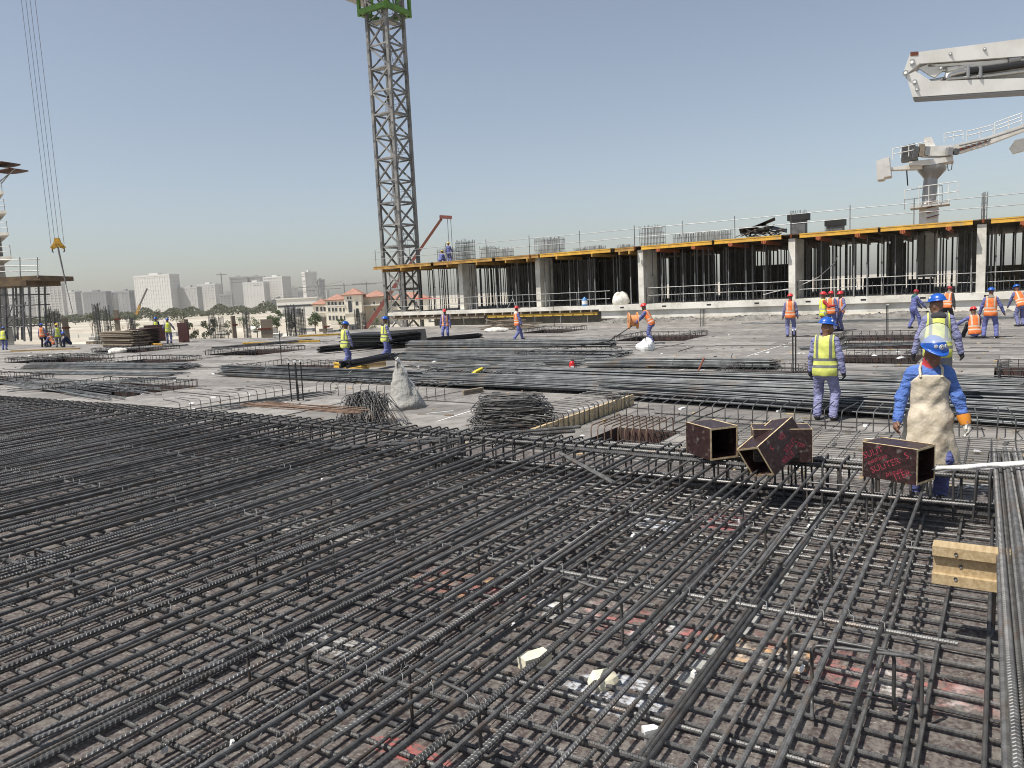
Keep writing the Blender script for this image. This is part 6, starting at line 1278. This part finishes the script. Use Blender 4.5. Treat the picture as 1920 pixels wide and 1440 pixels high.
far = [  # px, py, face(deg relative to away from camera; + = to the left), kwargs, label
 (1482, 632, -5, dict(vest='vest_orange', helm='helmet_red', scarf='cloth_red', hands=((-.30, .04, .76), (.28, .1, .78))), 'worker in orange vest and red helmet with a red scarf, standing alone before the slab'),
 (1543, 628, -70, dict(vest='vest_lime', helm='helmet_red', top='cloth_red', legs='coverall_pale', hands=((-.2, .32, 1.18), (.2, .38, 1.2))), 'worker in lime vest over a red shirt, left of the group of three'),
 (1558, 622, -20, dict(vest='vest_orange', helm='helmet_red'), 'worker in the middle of the group of three red helmets'),
 (1576, 620, 130, dict(vest='vest_orange', helm='helmet_red', open_front=True, hands=((-.3, .2, .95), (.28, .3, .9))), 'worker on the right of the group of three red helmets'),
 (1712, 616, -60, dict(vest=None, helm='cap_red', scarf='cloth_green', lean=8, hands=((-.15, .4, .95), (.2, .42, .95)), feet=((-.12, -.1), (.12, .25))), 'worker in plain blue overalls with a red cap and green scarf'),
 (1775, 612, -30, dict(vest='vest_orange', helm='cap_red', scarf='cloth_check', top='cloth_dark', lean=14), 'worker in orange vest and dark red cap behind the blue helmet'),
 (1856, 634, 0, dict(vest='vest_orange', helm='helmet_blue', scarf='cloth_check', top='coverall_blue', hands=((-.34, .1, .82), (.42, .12, .82)), feet=((-.19, 0), (.19, 0))), 'worker in orange vest and blue helmet with a checked neck cloth, from behind'),
 (1826, 634, 18, dict(vest='vest_orange', helm='helmet_red', hip=(0, -.05, .26), lean=12, feet=((-.22, .38), (.2, .40)), hands=((-.5, .32, .45), (.3, .45, .35)), legs='trousers_black'), 'worker in orange vest and red helmet sitting on the deck'),
 (1914, 612, 35, dict(vest='vest_orange', helm='helmet_blue', lean=30, hands=((-.2, .55, .75), (.2, .55, .72))), 'worker bending at the right edge of the picture'),
 (1222, 645, 75, dict(vest='vest_orange', helm='helmet_red', lean=28, hands=((-.16, .60, .92), (.16, .62, .95)), head_pitch=-5, feet=((-.1, -.05), (.12, .12))), 'worker leaning forward holding an orange cable reel'),
 (971, 638, -60, dict(vest='vest_orange', helm='helmet_red', scarf='sack', feet=((-.1, .32), (.1, -.26)), hip=(0, 0, .87), hands=((-.22, .2, .85), (.26, .1, .78))), 'worker in orange vest walking to the right before the timber heap'),
 (837, 640, 168, dict(vest='vest_orange', helm='helmet_red', open_front=True, feet=((-.12, .0), (.15, .12))), 'worker in open orange vest facing the camera, left of the slab'),
 (650, 690, -55, dict(vest='vest_yellow', helm='helmet_blue', vox=.016, lean=6, feet=((-.1, .22), (.1, -.26)), hip=(0, 0, .87), hands=((-.2, .3, .9), (.24, .15, .8)), top='coverall_pale', legs='coverall_blue', hand_m=('glove_black', 'glove_black')), 'left of the two walking men in yellow vests'),
 (724, 676, -60, dict(vest='vest_yellow', helm='helmet_blue', vox=.016, lean=5, feet=((-.1, .2), (.1, -.3)), hip=(0, 0, .86), hands=((-.2, .3, .9), (.24, .15, .8)), top='coverall_pale', legs='coverall_blue', hand_m=('glove_black', 'glove_black'), scarf='cloth_dark'), 'right of the two walking men in yellow vests'),
 (9, 656, -25, dict(vest='vest_lime', helm='helmet_blue', lean=12, top='cloth_navy', legs='coverall_blue'), 'worker in lime vest at the left edge with a tool'),
 (82, 651, -30, dict(vest='vest_orange', helm='helmet_blue', legs='trousers_black', top='coverall_pale'), 'worker in orange vest and black trousers at far left'),
 (111, 651, 10, dict(vest='vest_lime', helm='helmet_yellow', legs='trousers_grey', top='coverall_pale', feet=((-.14, 0), (.14, 0))), 'worker in lime vest and grey trousers at far left'),
 (100, 650, 60, dict(vest='vest_orange', helm='cap_red', hip=(0, -.05, .30), lean=30, feet=((-.2, .3), (.2, .3)), hands=((-.2, .5, .3), (.2, .5, .3)), legs='cloth_navy'), 'crouching worker in orange vest among the far left group'),
 (130, 650, 90, dict(vest=None, helm='helmet_blue', top='cloth_navy', hip=(0, -.05, .32), lean=30, feet=((-.2, .3), (.2, .3)), hands=((-.2, .5, .3), (.2, .5, .3))), 'crouching worker in navy among the far left group'),
 (296, 638, 150, dict(vest='vest_lime', helm='helmet_blue', top='cloth_navy'), 'worker facing the camera behind the left red panel'),
 (318, 644, -10, dict(vest='vest_lime', helm='helmet_blue', top='coverall_pale', legs='coverall_pale', hands=((-.35, .25, 1.0), (.35, .25, 1.0))), 'worker in lime vest between the two red panels')]
for (x, y, f, kw, lab) in far:
    P = who(x, y); kw = dict(kw); kw.setdefault('vox', .021); kw.setdefault('scale', random.uniform(.95, 1.03)); kw.setdefault('top', random.choice(['coverall_blue', 'coverall_blue', 'coverall_worn'])); person(lab, P, CAMDIR(P) + R(f), **kw)
for (x, y, kw, lab) in ((842, 487, dict(hands=((-.3, .1, .8), (.2, .3, 1.0))), 'worker in blue standing on the far roof, yellow helmet'), (826, 489, dict(hip=(0, -.05, .4), lean=35, feet=((-.2, .3), (.2, .3)), hands=((-.2, .5, .3), (.2, .5, .3))), 'worker crouching on the far roof, yellow helmet')):
    d = ray(x, y); P = Vector((0, 0, CAM_H)) + d * ((BU + 4) / (d.x * math.sin(AZ) + d.y * math.cos(AZ))); P.z = 5.03; person(lab, P, CAMDIR(P) + R(-30), helm='helmet_yellow', vox=.026, group='workers on the roof', **kw)
# cable reel carried by the leaning worker
P = who(1222, 645); yw = CAMDIR(P) + R(75); c = Vector((P.x, P.y, 0)) + Matrix.Rotation(yw, 3, 'Z') @ Vector((0, .78, 1.0)); rl = thing('cable_reel', 'orange wooden cable reel held by the leaning worker', 'cable reel', c, yw + R(25)); 
for s_ in (-1, 1): MB().tube([(0, s_ * .16, 0), (0, s_ * .20, 0)], .36, 20).obj('flange', 'reel_orange', rl); MB().tube([(0, s_ * .201, 0), (0, s_ * .215, 0)], .07, 10).obj('hub', 'galv_dark', rl)
MB().tube([(0, -.16, 0), (0, .16, 0)], .24, 16).obj('cable_winding', 'reel_orange', rl)
q = MB().tube([c + Vector((0, 0, -.2)), c + Vector((-1.2, -1.0, -.75)), c + Vector((-4, -2.5, -.96)), c + Vector((-8, -3.2, -.97))], .02, 5).obj('trailing_cable', 'black'); tag(q, 'black cable trailing from the reel across the deck', 'cable')
